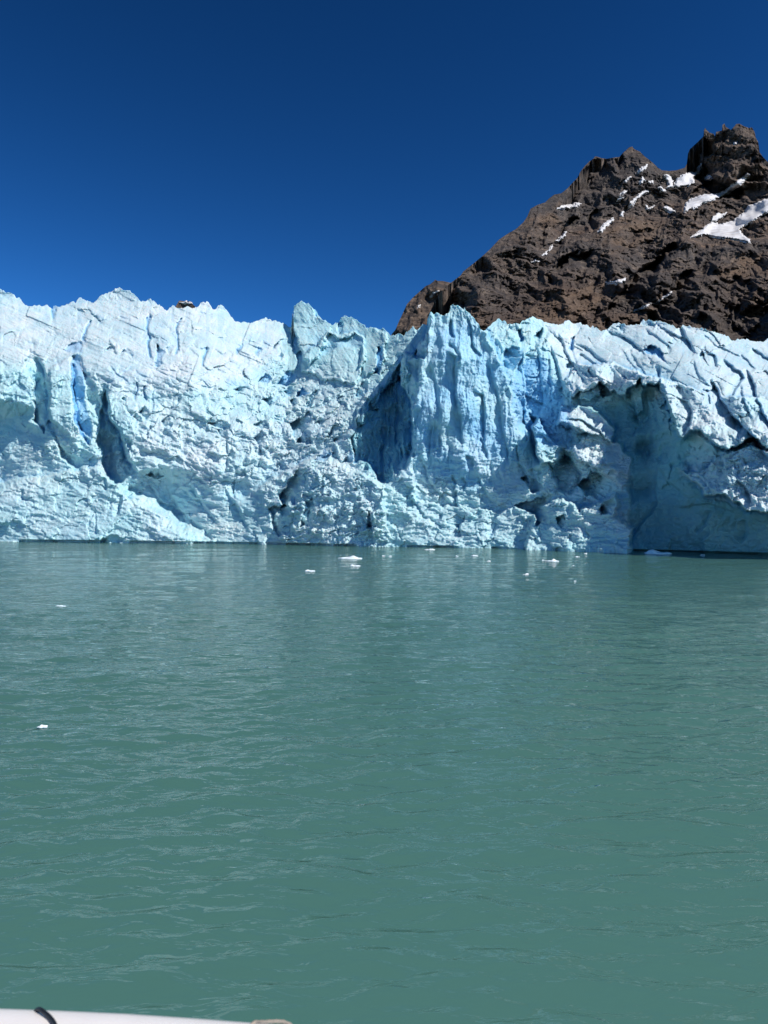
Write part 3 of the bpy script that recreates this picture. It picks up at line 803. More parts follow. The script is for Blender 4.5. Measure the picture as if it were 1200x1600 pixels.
    a([(644, 556, 7), (655, 540, 6), (668, 520, 3), (673, 530, .2), (671, 545, .2), (660, 562, 4)], 3, blue=.25)
    R.step([(700, 546), (713, 556), (714, 590), (713, 604), (722, 650), (724, 695)], 2.40, 12, .35)
    R.step([(742, 606), (757, 616), (760, 650), (759, 694)], 2.10, 12, .4)
    R.step([(708, 500), (710, 528)], 1.95, 6, .6)
    R.step([(733, 494), (738, 515), (741, 540), (754, 555)], 1.95, 7, .15)
    R.step([(700, 532), (715, 545), (722, 562)], 1.12, 8)
    R.step([(672, 560), (684, 600), (690, 640), (684, 700)], 1.12, 14, .1)
    R.step([(676, 665), (675, 690), (670, 718)], 1.20, 7)
    R.step([(690, 664), (692, 690), (688, 712)], 1.35, 8)
    R.step([(726, 708), (742, 716), (740, 734)], 1.50, 9)
    R.step([(708, 742), (714, 752), (710, 770)], 1.20, 6)
    R.step([(724, 744), (730, 754), (725, 768)], 1.20, 6)
    R.step([(765, 560), (780, 610), (790, 680), (800, 730)], 1.35, 14, .2)
    R.step([(655, 700), (680, 760), (720, 800)], 1.12, 14)
    R.step([(745, 735), (765, 775), (800, 800)], 1.12, 12)
    R.step([(640, 770), (665, 805), (705, 825)], 1.05, 10)
    # ---- blue hollow right of the tower, round-roofed
    a([(782, 572, 4), (788, 556, 3), (803, 538, 1.5), (818, 545, .2), (817, 570, .4), (800, 579, 1.6)], 2.5, blue=.55)
    a([(776, 530, -1), (800, 520, -1.5), (815, 530, -1.5), (812, 545, -1), (790, 555, -1)], 4)
    a([(815, 560, 2), (822, 640, 3), (820, 690, 2), (800, 640, 1), (800, 600, 0)], 6, blue=.6)
    R.slot([(811, 516), (816, 532)], 4, 3, blue=.9)
    a([(818, 562, 2.6), (822, 640, 3.6), (835, 668, 3.4), (880, 655, 2.4), (892, 626, 0), (881, 600, 0), (866, 560, 0), (850, 530, .3), (838, 520, 1.5)], 3, blue=.15)
    R.step([(862, 535), (872, 570), (880, 600), (888, 625)], 2.2, 10, .15)
    R.step([(838, 530), (846, 570), (850, 620), (848, 660)], 1.2, 8, .2)
    R.step([(857, 545), (862, 590), (866, 640)], .8, 7, .15)
    a([(800, 600, .5), (822, 560, .5), (850, 560, .3), (880, 620, .5), (890, 655, 1.5), (897, 690, 1.5), (870, 700, 1.5), (838, 690, 2.4), (806, 655, 1.6)], 12, blue=.7)
    # ---- right plateau down to its lip
    R.set([(893, 622, 13), (905, 612, 14), (930, 607, 14), (940, 600, 13), (975, 620, 11), (985, 606, 10), (998, 592, 10), (1010, 606, 7), (1025, 597, 6), (1040, 615, 2), (1046, 645, -1), (1050, 670, -2.5), (1065, 687, -4),
           (1080, 672, -4), (1100, 677, -6.5), (1120, 697, -9.5), (1135, 703, -10), (1160, 690, -9.5), (1182, 684, -9), (1200, 700, -9), (1300, 690, -9), (1460, 690, -9), (1460, 620, 8), (1300, 620, 8), (1200, 620, 7), (1120, 620, 6), (1060, 600, 9), (960, 570, 24), (900, 570, 26), (880, 595, 17)],
          3, ext=[(1100, 640, 1), (1150, 660, 0), (1050, 580, 16), (1000, 560, 24)])
    # shaded wall under the lip
    R.set([(886, 628, 16), (905, 613, 18), (930, 609, 18), (942, 603, 18), (975, 622, 17), (986, 608, 18), (998, 596, 18), (1010, 608, 16), (1025, 600, 14), (1040, 618, 12), (1047, 646, 9), (1052, 671, 6), (1065, 688, 3),
           (1078, 674, 1), (1100, 679, -2.5), (1120, 699, -4), (1135, 705, -5.5), (1182, 688, -6.5), (1180, 698, -6.5), (1140, 705, -5.5), (1096, 738, -4.5), (1062, 733, 1), (1062, 742, 3), (1085, 760, 2.5), (1100, 774, 2), (1130, 778, 2), (1155, 792, 1.5),
           (1180, 803, 1), (1250, 803, 1), (1460, 803, 1), (1460, 890, 0), (985, 890, 1.5), (984, 800, 4), (981, 740, 8), (989, 718, 10), (970, 695, 13), (945, 686, 16), (955, 666, 17), (920, 646, 16), (890, 640, 15)],
          7, ext=[(1005, 700, 15), (1000, 760, 10), (1035, 700, 9), (1030, 780, 5), (1100, 830, 1.2), (1200, 840, .6), (960, 640, 18), (1000, 650, 17), (1050, 730, 5)])
    R.step([(1012, 610), (1016, 640), (1022, 690), (1010, 730)], 1.6, 12, .1)
    R.step([(1030, 735), (1026, 760), (1030, 785), (1018, 805), (1000, 825), (985, 850)], 1.6, 12)
    R.step([(1040, 700), (1032, 730), (1045, 750), (1075, 775)], 1.4, 12)
    R.step([(1060, 790), (1110, 785), (1150, 800)], .8, 14)
    R.step([(1115, 800), (1105, 820), (1090, 835)], 1.6, 12)
    R.step([(1165, 810), (1172, 835), (1160, 850)], 1.0, 12)
    R.set([(876, 636, 12), (906, 630, 12.5), (938, 645, 11.5), (962, 672, 10), (958, 692, 6), (930, 682, 5), (898, 672, 5.5), (874, 664, 7)], 4)
    R.step([(882, 652), (912, 656), (938, 672), (952, 690)], 2.6, 7, .2, sgn=1)
    R.step([(884, 664), (905, 668), (925, 682)], 2.0, 6, .2, sgn=1)
    a([(903, 606, -4), (935, 598, -4), (938, 612, -2.5), (922, 626, -3), (905, 622, -3)], 3)
    a([(985, 600, -3), (1006, 600, -3), (1004, 640, -2), (992, 650, -2)], 4)
    R.step([(990, 612), (994, 640), (1000, 665)], 2.2, 7, .1)
    R.step([(1022, 606), (1026, 640), (1034, 672)], 2.2, 8, .1)
    # lit face below the lip, itself undercut
    R.set([(1062, 736, -5), (1078, 738, -5.5), (1096, 736, -7), (1118, 718, -8.5), (1142, 704, -9.5), (1180, 697, -9.5), (1200, 705, -9.5), (1300, 706, -9), (1460, 706, -9), (1460, 815, -13), (1300, 815, -13.5), (1192, 800, -14), (1170, 797, -14),
           (1152, 787, -13.5), (1135, 776, -13), (1105, 773, -11), (1085, 757, -8)], 3)
    R.step([(1150, 745), (1168, 760), (1180, 790)], 2.2, 10)
    R.step([(1085, 735), (1110, 760), (1128, 778)], .8, 9)
    R.step([(1130, 710), (1136, 745), (1148, 782)], .7, 9)
    # lower lit blocks
    R.deep = 2.2
    R.set([(884, 702, 5.5), (905, 690, 7), (930, 679, 9), (960, 690, 9), (986, 716, 7.5), (983, 736, 6), (975, 766, 3.5), (960, 748, 3), (930, 730, 3), (905, 722, 3.5)], 3)
    R.set([(830, 668, 6), (842, 655, 8.5), (858, 686, 7.5), (882, 706, 8), (872, 722, 6), (848, 724, 3.5), (838, 700, 4.2)], 3)
    R.step([(841, 653), (831, 668), (838, 695), (847, 726)], 6, 13, .15)
    a([(864, 735, 2.5), (882, 710, 3), (900, 724, .4), (912, 740, .3), (905, 760, .5), (890, 770, 1), (872, 765, 2), (858, 725, 1)], 5)
    R.step([(884, 700), (900, 725), (912, 742), (905, 765)], 4, 14)
    a([(905, 760, 4), (925, 735, 2), (955, 752, .2), (955, 770, .3), (940, 778, .6), (915, 775, 2)], 3)
    a([(812, 745, 3), (825, 740, .4), (848, 765, .3), (835, 770, 2)], 3)
    a([(806, 790, 2.5), (830, 782, 1.8), (870, 768, .4), (878, 775, .3), (858, 792, .4), (850, 818, .6), (838, 820, 2.6), (835, 800, 3.4)], 3)
    a([(868, 812, 2), (880, 805, 1), (885, 815, .2), (875, 825, .5)], 2.5)
    a([(835, 800, -3), (862, 780, -4.5), (885, 783, -5.5), (905, 795, -6), (930, 788, -6.5), (962, 773, -7), (968, 780, -7), (960, 805, -7.5), (986, 828, -8), (984, 880, -10), (900, 880, -8), (820, 880, -5), (825, 830, -3)], 7)
    a([(935, 795, 3), (945, 785, 1), (962, 778, .2), (958, 802, .3), (940, 806, 2)], 3)
    R.deep = 1.25
    # ---- crevasses on the right plateau
    for p, d, w, bl in (([(1112, 590), (1120, 604), (1128, 622), (1140, 640), (1152, 655), (1170, 672), (1185, 690), (1205, 720)], 6, 10, .6), ([(1130, 560), (1142, 570), (1158, 580), (1163, 592), (1150, 612), (1142, 630)], 3.5, 9, .5),
                        ([(1058, 620), (1075, 625), (1083, 645), (1080, 662), (1068, 684)], 3.2, 9, .2), ([(1108, 608), (1112, 632)], 2.6, 5, .6), ([(1166, 575), (1180, 600), (1185, 625), (1196, 650), (1215, 680)], 4, 9, .5),
                        ([(948, 512), (962, 520), (985, 530), (1000, 542), (1012, 552)], 3, 9, .3), ([(1026, 506), (1050, 517), (1063, 526), (1078, 532), (1086, 548)], 2.4, 8, .3), ([(1064, 510), (1072, 524), (1088, 552)], 3, 9, .35),
                        ([(1090, 554), (1105, 547), (1118, 554), (1124, 575)], 3, 9, .4), ([(898, 536), (925, 546), (942, 560), (965, 582), (980, 602)], 2, 10, .2), ([(903, 550), (925, 560), (940, 572)], 1.6, 8, .2),
                        ([(1176, 542), (1195, 556), (1215, 565)], 3, 8, .5), ([(1158, 552), (1172, 566), (1182, 576)], 1.6, 7, .25), ([(1055, 600), (1068, 606), (1072, 614)], 1.2, 5, .1), ([(1032, 572), (1031, 598), (1044, 612)], 2.4, 7, .35),
                        ([(875, 520), (884, 545), (905, 580), (920, 600)], 2, 9, .2), ([(1010, 512), (1030, 528), (1050, 545)], 1.4, 8, .15), ([(1120, 535), (1140, 548), (1160, 556)], 1.4, 7, .2), ([(1100, 520), (1115, 536), (1135, 545)], 1.2, 7, .15),
                        ([(985, 545), (1000, 570), (1018, 592)], 1.0, 7, .1), ([(1085, 560), (1095, 590), (1110, 600)], 1.2, 8, .2), ([(1160, 600), (1165, 630), (1178, 655)], 1.6, 8, .3)):
        R.step(p, d, w, blue=bl)
    R.slot([(894, 528), (892, 543)], 5, 2.5, blue=.9, soft=2.5)
    a([(1006, 547, 2), (1020, 541, 3), (1034, 553, 3), (1042, 568, .2), (1034, 567, 2), (1026, 556, 2)], 2, blue=.9)
    a([(964, 512, 2.5), (970, 504, .6), (982, 514, .2), (976, 522, 1)], 3, blue=.3)
    a([(886, 572, 2.5), (893, 560, .8), (900, 570, .2), (892, 577, 1)], 2, blue=.3)
    a([(836, 520, 3), (845, 510, 1), (843, 535, .2), (836, 548, 1)], 2)
    a([(918, 580, 2), (922, 574, .6), (934, 588, .2), (926, 592, 1)], 2)
    a([(936, 612, 4), (945, 598, 1.5), (952, 600, .4), (958, 615, .6), (942, 622, 2)], 3, blue=.3)
    # ---- natural roughness
    wx, wy = R.WX, R.WY
    m_ice = R.mask([(400, 600), (430, 572), (540, 585), (600, 600), (560, 650), (555, 720), (600, 770), (600, 850), (440, 850), (405, 790), (425, 720), (380, 660)], 40)
    m_mid = R.mask([(175, 600), (440, 540), (400, 590), (400, 660), (430, 715), (390, 780), (300, 745), (225, 735), (190, 660)], 40)
    m_top = R.mask([(-300, 400), (440, 400), (440, 560), (330, 600), (200, 620), (60, 570), (-300, 560)], 30)
    m_right = R.mask([(840, 480), (1500, 480), (1500, 700), (1130, 695), (1050, 680), (1010, 600), (890, 620)], 16)
    m_tower = R.mask([(645, 740), (645, 560), (670, 480), (740, 480), (800, 610), (850, 720), (790, 760)], 14)
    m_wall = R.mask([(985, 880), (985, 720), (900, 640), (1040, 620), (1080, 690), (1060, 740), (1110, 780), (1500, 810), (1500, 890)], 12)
    m_low = 1 - sstep(.18, .45, R.T)
    m_ser = R.mask([(440, 460), (600, 460), (605, 520), (570, 590), (500, 592), (470, 585), (440, 560)], 12)
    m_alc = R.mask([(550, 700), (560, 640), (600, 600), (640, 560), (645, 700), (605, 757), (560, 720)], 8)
    quiet = np.clip(1 - .80 * m_right - .70 * m_top - .80 * m_wall - .70 * m_tower - .45 * m_low - .6 * m_alc, .10, 1) * (1 - m_ice) * .62 + m_ice
    quiet = quiet * (1 - .75 * m_ser)
    big = quiet * (1 - .5 * m_ice)
    patch = np.clip(.75 + 1.1 * fbm(wx / 60, wy / 36, 3, 210), .15, 1.9)
    patch2 = np.clip(.8 + 1.2 * fbm(wx / 34, wy / 22, 3, 220), .15, 2.0)
    bx = wx + 14 * fbm(X / 50, Y / 40, 3, 420); by = wy + 11 * fbm(X / 50, Y / 40, 3, 421)
    R.L += m_ice * (.35 + .6 * patch) * .6 * blocks((bx - .3 * by) / 25, (by + .3 * bx) / 15, 431, 1.5) + m_ice * patch2 * .30 * blocks((wx + .3 * wy) / 11, (wy - .2 * wx) / 7, 432, 1.4)
    rest = np.clip((1 - m_ice) * (1 - m_top) * (1 - m_right) * (1 - .8 * m_tower) * (1 - m_wall) * (1 - m_alc), 0, 1)
    rest = rest * (1 - .8 * m_ser) * (1 - .5 * m_mid)
    R.L += rest * .5 * blocks((bx + .25 * by) / 34, (by - .2 * bx) / 22, 433, 1.2) + rest * patch * patch2 * .15 * blocks((wx - .2 * wy) / 13, (wy + .2 * wx) / 8, 434, 1.2)
    R.L += big * .8 * facets((wx + .3 * wy) / 46, (wy - .2 * wx) / 36, 71, 1.2, .35, .7)
    R.L += big * patch * .35 * facets((wx - .25 * wy) / 20, (wy + .2 * wx) / 14, 72, 1.4, .35, .8)
    R.L += (quiet + .25 * m_ice) * patch2 * .40 * facets((wx + .3 * wy) / 9, (wy - .2 * wx) / 6.2, 73, 1.5, .35, .9)
    R.L += (.22 + .78 * quiet + .2 * m_ice) * patch * .19 * facets((wx + .35 * wy) / 4.4, (wy - .1 * wx) / 2.9, 74, 1.5, .35, .9)
    R.L += (.3 + .5 * quiet + .5 * m_ice) * .17 * fbm(wx / 4.5, wy / 2.8, 3, 97, .65)
    R.L += quiet * .35 * fbm(X / 14, Y / 10, 4, 75, .6)
    bu = bx * .93 + by * .37; bv = by * .93 - bx * .40; cu = bx * .88 + by * .47; cv = by * .88 - bx * .47
    # wind-worn streaks dipping to the right on the upper left slope
    u = (X * .93 + Y * .37); v = (Y * .93 - X * .40)
    R.L += m_ser * (.22 * fbm((X * .55 + Y * .83) / 50, (Y * .55 - X * .83) / 6, 4, 180, .6) + .5 * facets(wx / 26, wy / 30, 181, 1.3, .3, .7))
    R.L += m_top * .7 * np.clip(.4 + 1.4 * fbm(X / 90, Y / 50, 2, 405), 0, 1) * blocks(bu / 52, bv / 27, 401, .9) + m_top * .3 * blocks(wx / 17, wy / 12, 402, .9) * np.clip(.4 + 1.5 * fbm(X / 60, Y / 30, 2, 403), 0, 1)
    R.L += m_top * (.24 * np.clip(.5 + 1.3 * fbm(X / 70, Y / 40, 2, 404), 0, 1.3) * fbm(u / 48, v / 5.5, 4, 80, .62) + .6 * fbm(u / 80, v / 22, 3, 81) + .8 * facets(u / 55, v / 26, 92, 1.2, .3, .7) + .25 * facets(u / 16, v / 8, 93, 1.3, .3, .8))
    R.L += m_mid * (.15 * np.clip(.4 + 1.4 * fbm(X / 50, Y / 40, 2, 484), 0, 1.4) * fbm(u / 40, v / 7, 4, 480, .62) + .5 * fbm(u / 60, v / 24, 3, 481) + .5 * np.abs(fbm(u / 60, v / 34, 2, 482)) + .75 * blocks(bu / 36, bv / 20, 483, 1.2))
    # right plateau: soft flow bands
    u2 = (X * .88 + Y * .47); v2 = (Y * .88 - X * .47)
    R.L += m_right * 1.5 * np.clip(.45 + 1.5 * fbm(X / 80, Y / 50, 2, 415), 0, 1) * blocks(cu / 74, cv / 30, 411, .9) + m_right * .35 * blocks(cu / 26, cv / 12, 412, .9) * np.clip(.3 + 1.5 * fbm(X / 50, Y / 30, 2, 413), 0, 1)
    R.L += m_right * (.20 * fbm(X / 50, (Y + .1 * X) / 5.0, 4, 83, .6) + .6 * facets(u2 / 60, v2 / 26, 84, 1.2, .3, .7) + .30 * facets(u2 / 20, v2 / 9, 85, 1.2, .3, .7))
    # small random cracks on both upper slopes
    r2 = np.random.default_rng(5)
    for i in range(46):
        if i < 26: x0, y0, an = r2.uniform(-20, 440), r2.uniform(485, 610), r2.normal(.55, .45)
        else: x0, y0, an = r2.uniform(850, 1200), r2.uniform(515, 640), r2.normal(.85, .3)
        ln = r2.uniform(14, 46); p = [(x0, y0)]
        for k in range(3):
            an += r2.normal(0, .25); x0 += ln / 3 * math.cos(an); y0 += ln / 3 * math.sin(an); p.append((x0, y0))
        R.step(p, r2.uniform(.3, 1.1), r2.uniform(4, 9), blue=r2.uniform(0, .35))
    for i in range(60):
        x0, y0, an = r2.uniform(-20, 1000), r2.uniform(590, 820), r2.normal(1.5, .35)
        ln = r2.uniform(16, 52); p = [(x0, y0)]
        for k in range(3):
            an += r2.normal(0, .22); x0 += ln / 3 * math.cos(an); y0 += ln / 3 * math.sin(an); p.append((x0, y0))
        R.step(p, r2.uniform(.5, 1.9), r2.uniform(4, 10), blue=r2.uniform(0, .3))
    # flutes on the tower, in the alcove and on the lit right face
    flu = fbm(wx / 9, Y / 80, 4, 86, .6)
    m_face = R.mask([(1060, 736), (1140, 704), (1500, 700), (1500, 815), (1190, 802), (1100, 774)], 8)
    R.L += (m_tower * .35 + m_face * .28 + m_alc * 1.7) * flu + m_alc * .9 * (ridged(wx / 16, wy / 60, 3, 195) - 1) + (m_alc + R.mask([(155, 620), (170, 600), (215, 735), (180, 757), (157, 700)], 5)) * .5 * fbm(wx / 7, wy / 16, 4, 196, .65) + m_tower * .6 * (ridged(wx / 34, Y / 130, 2, 87) - 1) + m_tower * .5 * facets(wx / 26, wy / 50, 94, 1.1, .4, .7)
    # wrinkled low ice: sharp little crests sweeping down to the right on the left, to the left in the middle
    q1 = noise2((X + .5 * Y) / 42, (Y - .38 * X) / 10, 88); q2 = noise2((X - .3 * Y) / 30, (Y + .10 * X) / 8, 89)
    wl = (1 - sstep(250, 420, X))
    m_wr = (1 - sstep(.30, .62, R.T)) * (1 - m_wall) * (1 - .5 * m_ice)
    R.L += m_wr * (.55 * np.abs(q1) * wl + .5 * np.abs(q2) * (1 - .6 * wl) + .28 * np.abs(noise2((X + .5 * Y) / 17, (Y - .2 * X) / 5, 98)) + .9 * np.abs(noise2((X + .3 * Y) / 80, (Y - .3 * X) / 34, 99)))
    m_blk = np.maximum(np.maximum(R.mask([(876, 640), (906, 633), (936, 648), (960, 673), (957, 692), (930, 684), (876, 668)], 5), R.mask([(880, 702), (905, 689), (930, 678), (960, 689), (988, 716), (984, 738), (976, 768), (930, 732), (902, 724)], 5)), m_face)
    m_wall = m_wall * (1 - m_blk)
    # shallow scallops on the shaded wall
    R.L += m_wall * (.8 * facets(bx / 58, by / 40, 435, 1.3, .25, .8) + .14 * blocks(bx / 22, by / 15, 436, 1.0) * np.clip(.3 + 1.6 * fbm(X / 50, Y / 40, 2, 437), 0, 1) + .4 * facets(wx / 70, wy / 48, 89, .9, .5, .6) + .12 * fbm(X / 14, Y / 6, 4, 90, .6) + .35 * np.abs(fbm(wx / 46, wy / 30, 2, 191)))
    # melt notch at the waterline
    h = R.ft[None, :] - Y
    notch = sstep(-.1, .35, fbm(R.cols / 60, R.cols * 0 + 1.5, 3, 91))[None, :] * .8 + sstep(980, 1000, X) + sstep(40, 60, X) * (1 - sstep(150, 170, X))
    R.L += np.clip(notch, 0, 1) * 2.2 * (1 - sstep(1.8, 3.6, h)) 
    # blue of clean old ice in hollows
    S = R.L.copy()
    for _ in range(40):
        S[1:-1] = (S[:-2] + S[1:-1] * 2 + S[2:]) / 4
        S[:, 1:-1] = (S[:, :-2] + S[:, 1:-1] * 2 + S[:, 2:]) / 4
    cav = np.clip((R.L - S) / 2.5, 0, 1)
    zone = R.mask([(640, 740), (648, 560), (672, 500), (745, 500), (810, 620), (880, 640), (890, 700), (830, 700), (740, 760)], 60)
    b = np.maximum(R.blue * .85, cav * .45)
    b = np.maximum(b, zone * (.34 + .25 * fbm(X / 40, Y / 60, 3, 95)))
    b = b + .10 * np.clip(fbm(X / 70, Y / 50, 4, 96), 0, 1)
    b = b + m_alc * .12
    R.clear = np.clip(m_wall * .62 + m_alc * .55 + .25 * cav + .14 * np.clip(fbm(X / 60, Y / 46, 3, 230), 0, 1) * (1 - m_top) * (1 - m_right), 0, 1)  # shade of wall and alcove painted in teal, plus hollows and random tint
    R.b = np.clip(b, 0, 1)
    R.dirt = np.clip(m_top * .5 + m_right * .15 + .04, 0, 1)
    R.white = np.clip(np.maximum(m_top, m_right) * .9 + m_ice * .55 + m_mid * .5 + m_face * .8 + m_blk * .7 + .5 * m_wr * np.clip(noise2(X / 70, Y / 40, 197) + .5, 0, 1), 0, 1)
    R.regions = dict(m_top=m_top, m_right=m_right)
    return R

RG = build_glacier()
ywl = CAMH * FPX / (RG.ft - HOR)
GV = emit(RG, 'glacier', ICE, None, base=ywl[None, :], backs=((1.2, -.4), (5, -2.5), (18, -6), (80, -9), (320, -10), (330, -60)), below=-3.0)
gm, gn = GV.shape[:2]
def pad(a):
    return np.concatenate([a[:1], a] + [a[-1:]] * 6, 0)
gb = pad(RG.b); gd = pad(RG.dirt); gw = pad(RG.white); gshade = pad(RG.clear)
GX = pad(RG.PX); GY = pad(RG.PY); GWX = pad(RG.WX); GWY = pad(RG.WY)

glacier = empty('glacier', (0, 150, 0))
tag(glacier, 'towering pale blue glacier front rising from the green lake', 'glacier')
glacier.location = (0, 0, 0)
PARTS = [
    ('ice_tower', 'tall fluted ice tower with a two-horned top', [(644, 745), (645, 560), (655, 540), (668, 522), (666, 400), (745, 400), (756, 522), (782, 570), (815, 650), (850, 722), (790, 765), (700, 790)]),
    ('ice_pillar', 'narrow ice pillar leaning on the tower', [(625, 640), (626, 566), (638, 549), (650, 553), (646, 580), (645, 650)]),
    ('serac', 'tall rounded blade of ice standing on the crest', [(455, 512), (452, 400), (497, 400), (502, 500), (520, 508), (506, 545), (485, 572), (470, 556), (461, 522)]),
    ('serac', 'squared white ice block on the crest', [(520, 508), (527, 400), (566, 400), (574, 512), (570, 532), (555, 517), (541, 529), (527, 525)]),
    ('serac', 'domed grey-blue serac below the crest blade', [(475, 557), (495, 541), (513, 517), (527, 525), (541, 529), (555, 517), (570, 532), (572, 562), (556, 600), (500, 592), (474, 580)]),
    ('serac', 'broad rounded snow-white dome on the left crest', [(147, 474), (140, 400), (222, 400), (226, 472), (205, 492), (170, 490)]),
    ('serac', 'pointed white horns on the crest by the far summit', [(304, 484), (306, 400), (352, 400), (366, 502), (340, 525), (318, 505)]),
    ('serac', 'pointed lit pinnacle right of the tower foot', [(828, 670), (842, 655), (858, 686), (883, 706), (872, 723), (848, 725), (838, 702)]),
    ('serac', 'angular lit block at the edge of the shaded wall', [(884, 702), (905, 690), (930, 679), (960, 690), (986, 716), (983, 736), (975, 766), (960, 748), (930, 730), (905, 722)]),
    ('serac', 'small upright block low on the front', [(580, 802), (595, 786), (602, 800), (608, 842), (586, 850), (580, 825)]),
    ('ice_shelf', 'smooth white upper shelf ending in an overhanging lip', [(862, 400), (1480, 400), (1480, 690), (1200, 702), (1182, 686), (1135, 704), (1100, 678), (1080, 673), (1065, 687), (1050, 671), (1040, 616), (1025, 598), (1010, 607), (998, 594), (985, 607), (975, 621), (940, 602), (905, 612), (892, 623), (881, 600), (866, 560), (850, 530)]),
    ('shaded_wall', 'blue-green wall in shade under the overhanging lip', [(986, 608), (1040, 618), (1065, 688), (1120, 699), (1140, 705), (1096, 738), (1062, 736), (1100, 774), (1180, 803), (1480, 806), (1480, 990), (985, 990), (984, 800), (981, 740), (989, 718), (945, 686), (955, 666), (890, 640), (905, 613), (942, 603)]),
    ('icefall', 'tumbled field of broken white ice blocks', [(350, 590), (430, 565), (474, 580), (500, 592), (556, 600), (590, 612), (556, 650), (553, 715), (500, 720), (440, 748), (380, 775), (300, 740), (250, 690), (262, 620)]),
    ('snow_slope', 'wind-streaked upper slope between crest and clefts', [(-300, 300), (460, 300), (440, 560), (350, 590), (262, 620), (240, 600), (130, 555), (30, 555), (-300, 560)]),
]
q = grid_quads(gm, gn)
cx = (GWX[:-1, :-1] + GWX[1:, 1:]) / 2; cy = (GWY[:-1, :-1] + GWY[1:, 1:]) / 2
lab = np.full(cx.shape, -1)
for i, (nm, lb, pts) in reversed(list(enumerate(PARTS))):
    lab[psdf(cx, cy, pts) > 0] = i
GVf = GV.reshape(-1, 3); gbf = gb.ravel(); gdf = gd.ravel(); gwf = gw.ravel(); gshadef = gshade.ravel()
for i in range(-1, len(PARTS)):
    f = q[lab == i]
    if len(f) == 0: continue
    used, inv = np.unique(f.ravel(), return_inverse=True)
    nm, lb = ('ice_face', None) if i < 0 else PARTS[i][:2]
    o = mesh_from(nm, GVf[used], inv.reshape(-1, 4), ICE, glacier, attrs={'blue': gbf[used], 'dirt': gdf[used], 'white': gwf[used], 'clear': gshadef[used]})  # clear carries the painted shade tint
    if lb: o['label'] = lb

# ------------------------------------------------------------------ lake
def build_lake():
    ys = list(CAMH * FPX / (np.concatenate([np.arange(1690, 1000, -1.7), np.arange(1000, 838, -1.0)]) - HOR))
    ys = np.array([-600, -150, -40, -10, 0, 3.0] + ys + [300, 500, 1200, 6000])
    dx = np.concatenate([[-300, -60, -12, -4, -1.6, -.95, -.75], np.linspace(-.6, .6, 760), [.75, .95, 1.6, 4, 12, 60, 300]])
    ye = np.clip(ys, 6.0, None)
    X = ye[:, None] * dx[None, :]
    Yw = np.repeat(ys[:, None], len(dx), 1)
    step = np.gradient(ys)[:, None]
    H = np.zeros_like(X)
    for lam, slope, ang, ax, sd in ((7.0, .015, .25, 2.2, 1), (3.4, .035, -.12, 2.4, 2), (1.6, .075, .16, 2.3, 13), (.82, .14, .05, 2.2, 4), (.45, .20, .22, 2.1, 15), (.25, .165, -.1, 2.0, 6), (.14, .085, .2, 2.0, 7)):
        c, s = math.cos(ang), math.sin(ang)
        u = X * c + Yw * s; v = Yw * c - X * s
        fade = np.clip(lam / (np.abs(step) * 1.9 + 1e-6) - .6, 0, 1)
        H += fade * slope * lam * .55 * (1 - 2.0 * np.abs(noise2(u / (lam * ax), v / lam, 200 + sd)) if sd in (3, 5) else noise2(u / (lam * ax), v / lam, 200 + sd))
    gust = 1.0 + .25 * fbm(X / 30, Yw / 45, 3, 260)
    H *= gust * sstep(2.5, 5.0, Yw) * (1 - sstep(260, 420, Yw)) * (np.abs(dx)[None, :] < .62)
    V = np.stack([X, Yw, H], -1)
    o = mesh_from('lake', V, grid_quads(*V.shape[:2]), WATER)
    tag(o, kind='structure')
build_lake()

bed = mesh_from('ground', np.array([[-30000, -3000, -6], [30000, -3000, -6], [30000, 50000, -6], [-30000, 50000, -6]], float), np.array([[0, 1, 2, 3]]), plain('lake_bed', (.12, .11, .10), .9))
tag(bed, kind='structure')

# ------------------------------------------------------------------ floating ice
def lake_point(px, py):
    Y = CAMH * FPX / (py - HOR)
    return (px - 600) / FPX * Y, Y
FLOES = [
    (547, 873, 36, 5, 'largest white ice floe before the middle of the glacier front'),
    (556, 885, 19, 3.2, 'slim ice floe just below the largest one'),
    (483, 892.5, 15, 2.6, 'small ice floe left of and nearer than the largest one'),
    (600, 869, 7, 2.4, 'left one of two tiny ice bits right of the largest floe'),
    (609.5, 869.5, 6, 2.0, 'right one of two tiny ice bits right of the largest floe'),
    (90, 949, 19, 5.0, 'lone ice floe on the open water at far left'),
    (65, 1135, 15, 3.6, 'nearest ice piece, low on the left of the lake'),
    (1031, 865.5, 40, 7, 'broad white floe at the foot of the shaded ice wall'),
    (1098, 867.5, 7, 2.0, 'tiny ice bit along the shaded wall right of the broad floe'),
    (863, 877, 19, 3.4, 'jagged flat floe with several tips right of the middle'),
    (849, 875.5, 5, 1.6, 'tiny ice chip left of the jagged flat floe'),
    (897, 909, 10, 2.2, 'thin ice sliver nearest the viewer right of the middle'),
    (822, 897.5, 9, 2.2, 'thin ice sliver below and left of the jagged flat floe'),
    (742, 868.5, 10, 2.2, 'ice bit close under the tower foot'),
    (714, 869, 5, 1.6, 'tiny ice chip left of the bit under the tower foot'),
    (763, 877, 7, 1.8, 'small ice chip a little nearer than the bit under the tower foot'),
    (902, 870, 7, 1.8, 'small ice chip behind and right of the jagged flat floe'),
    (896, 884, 6, 1.6, 'tiny ice chip between the jagged flat floe and the thin sliver'),
    (672, 859, 15, 2.4, 'low brash floe touching the ice front left of the tower'),
    (915, 865, 5, 1.6, 'tiny ice chip by the lit ice foot beside the shaded wall'),
]
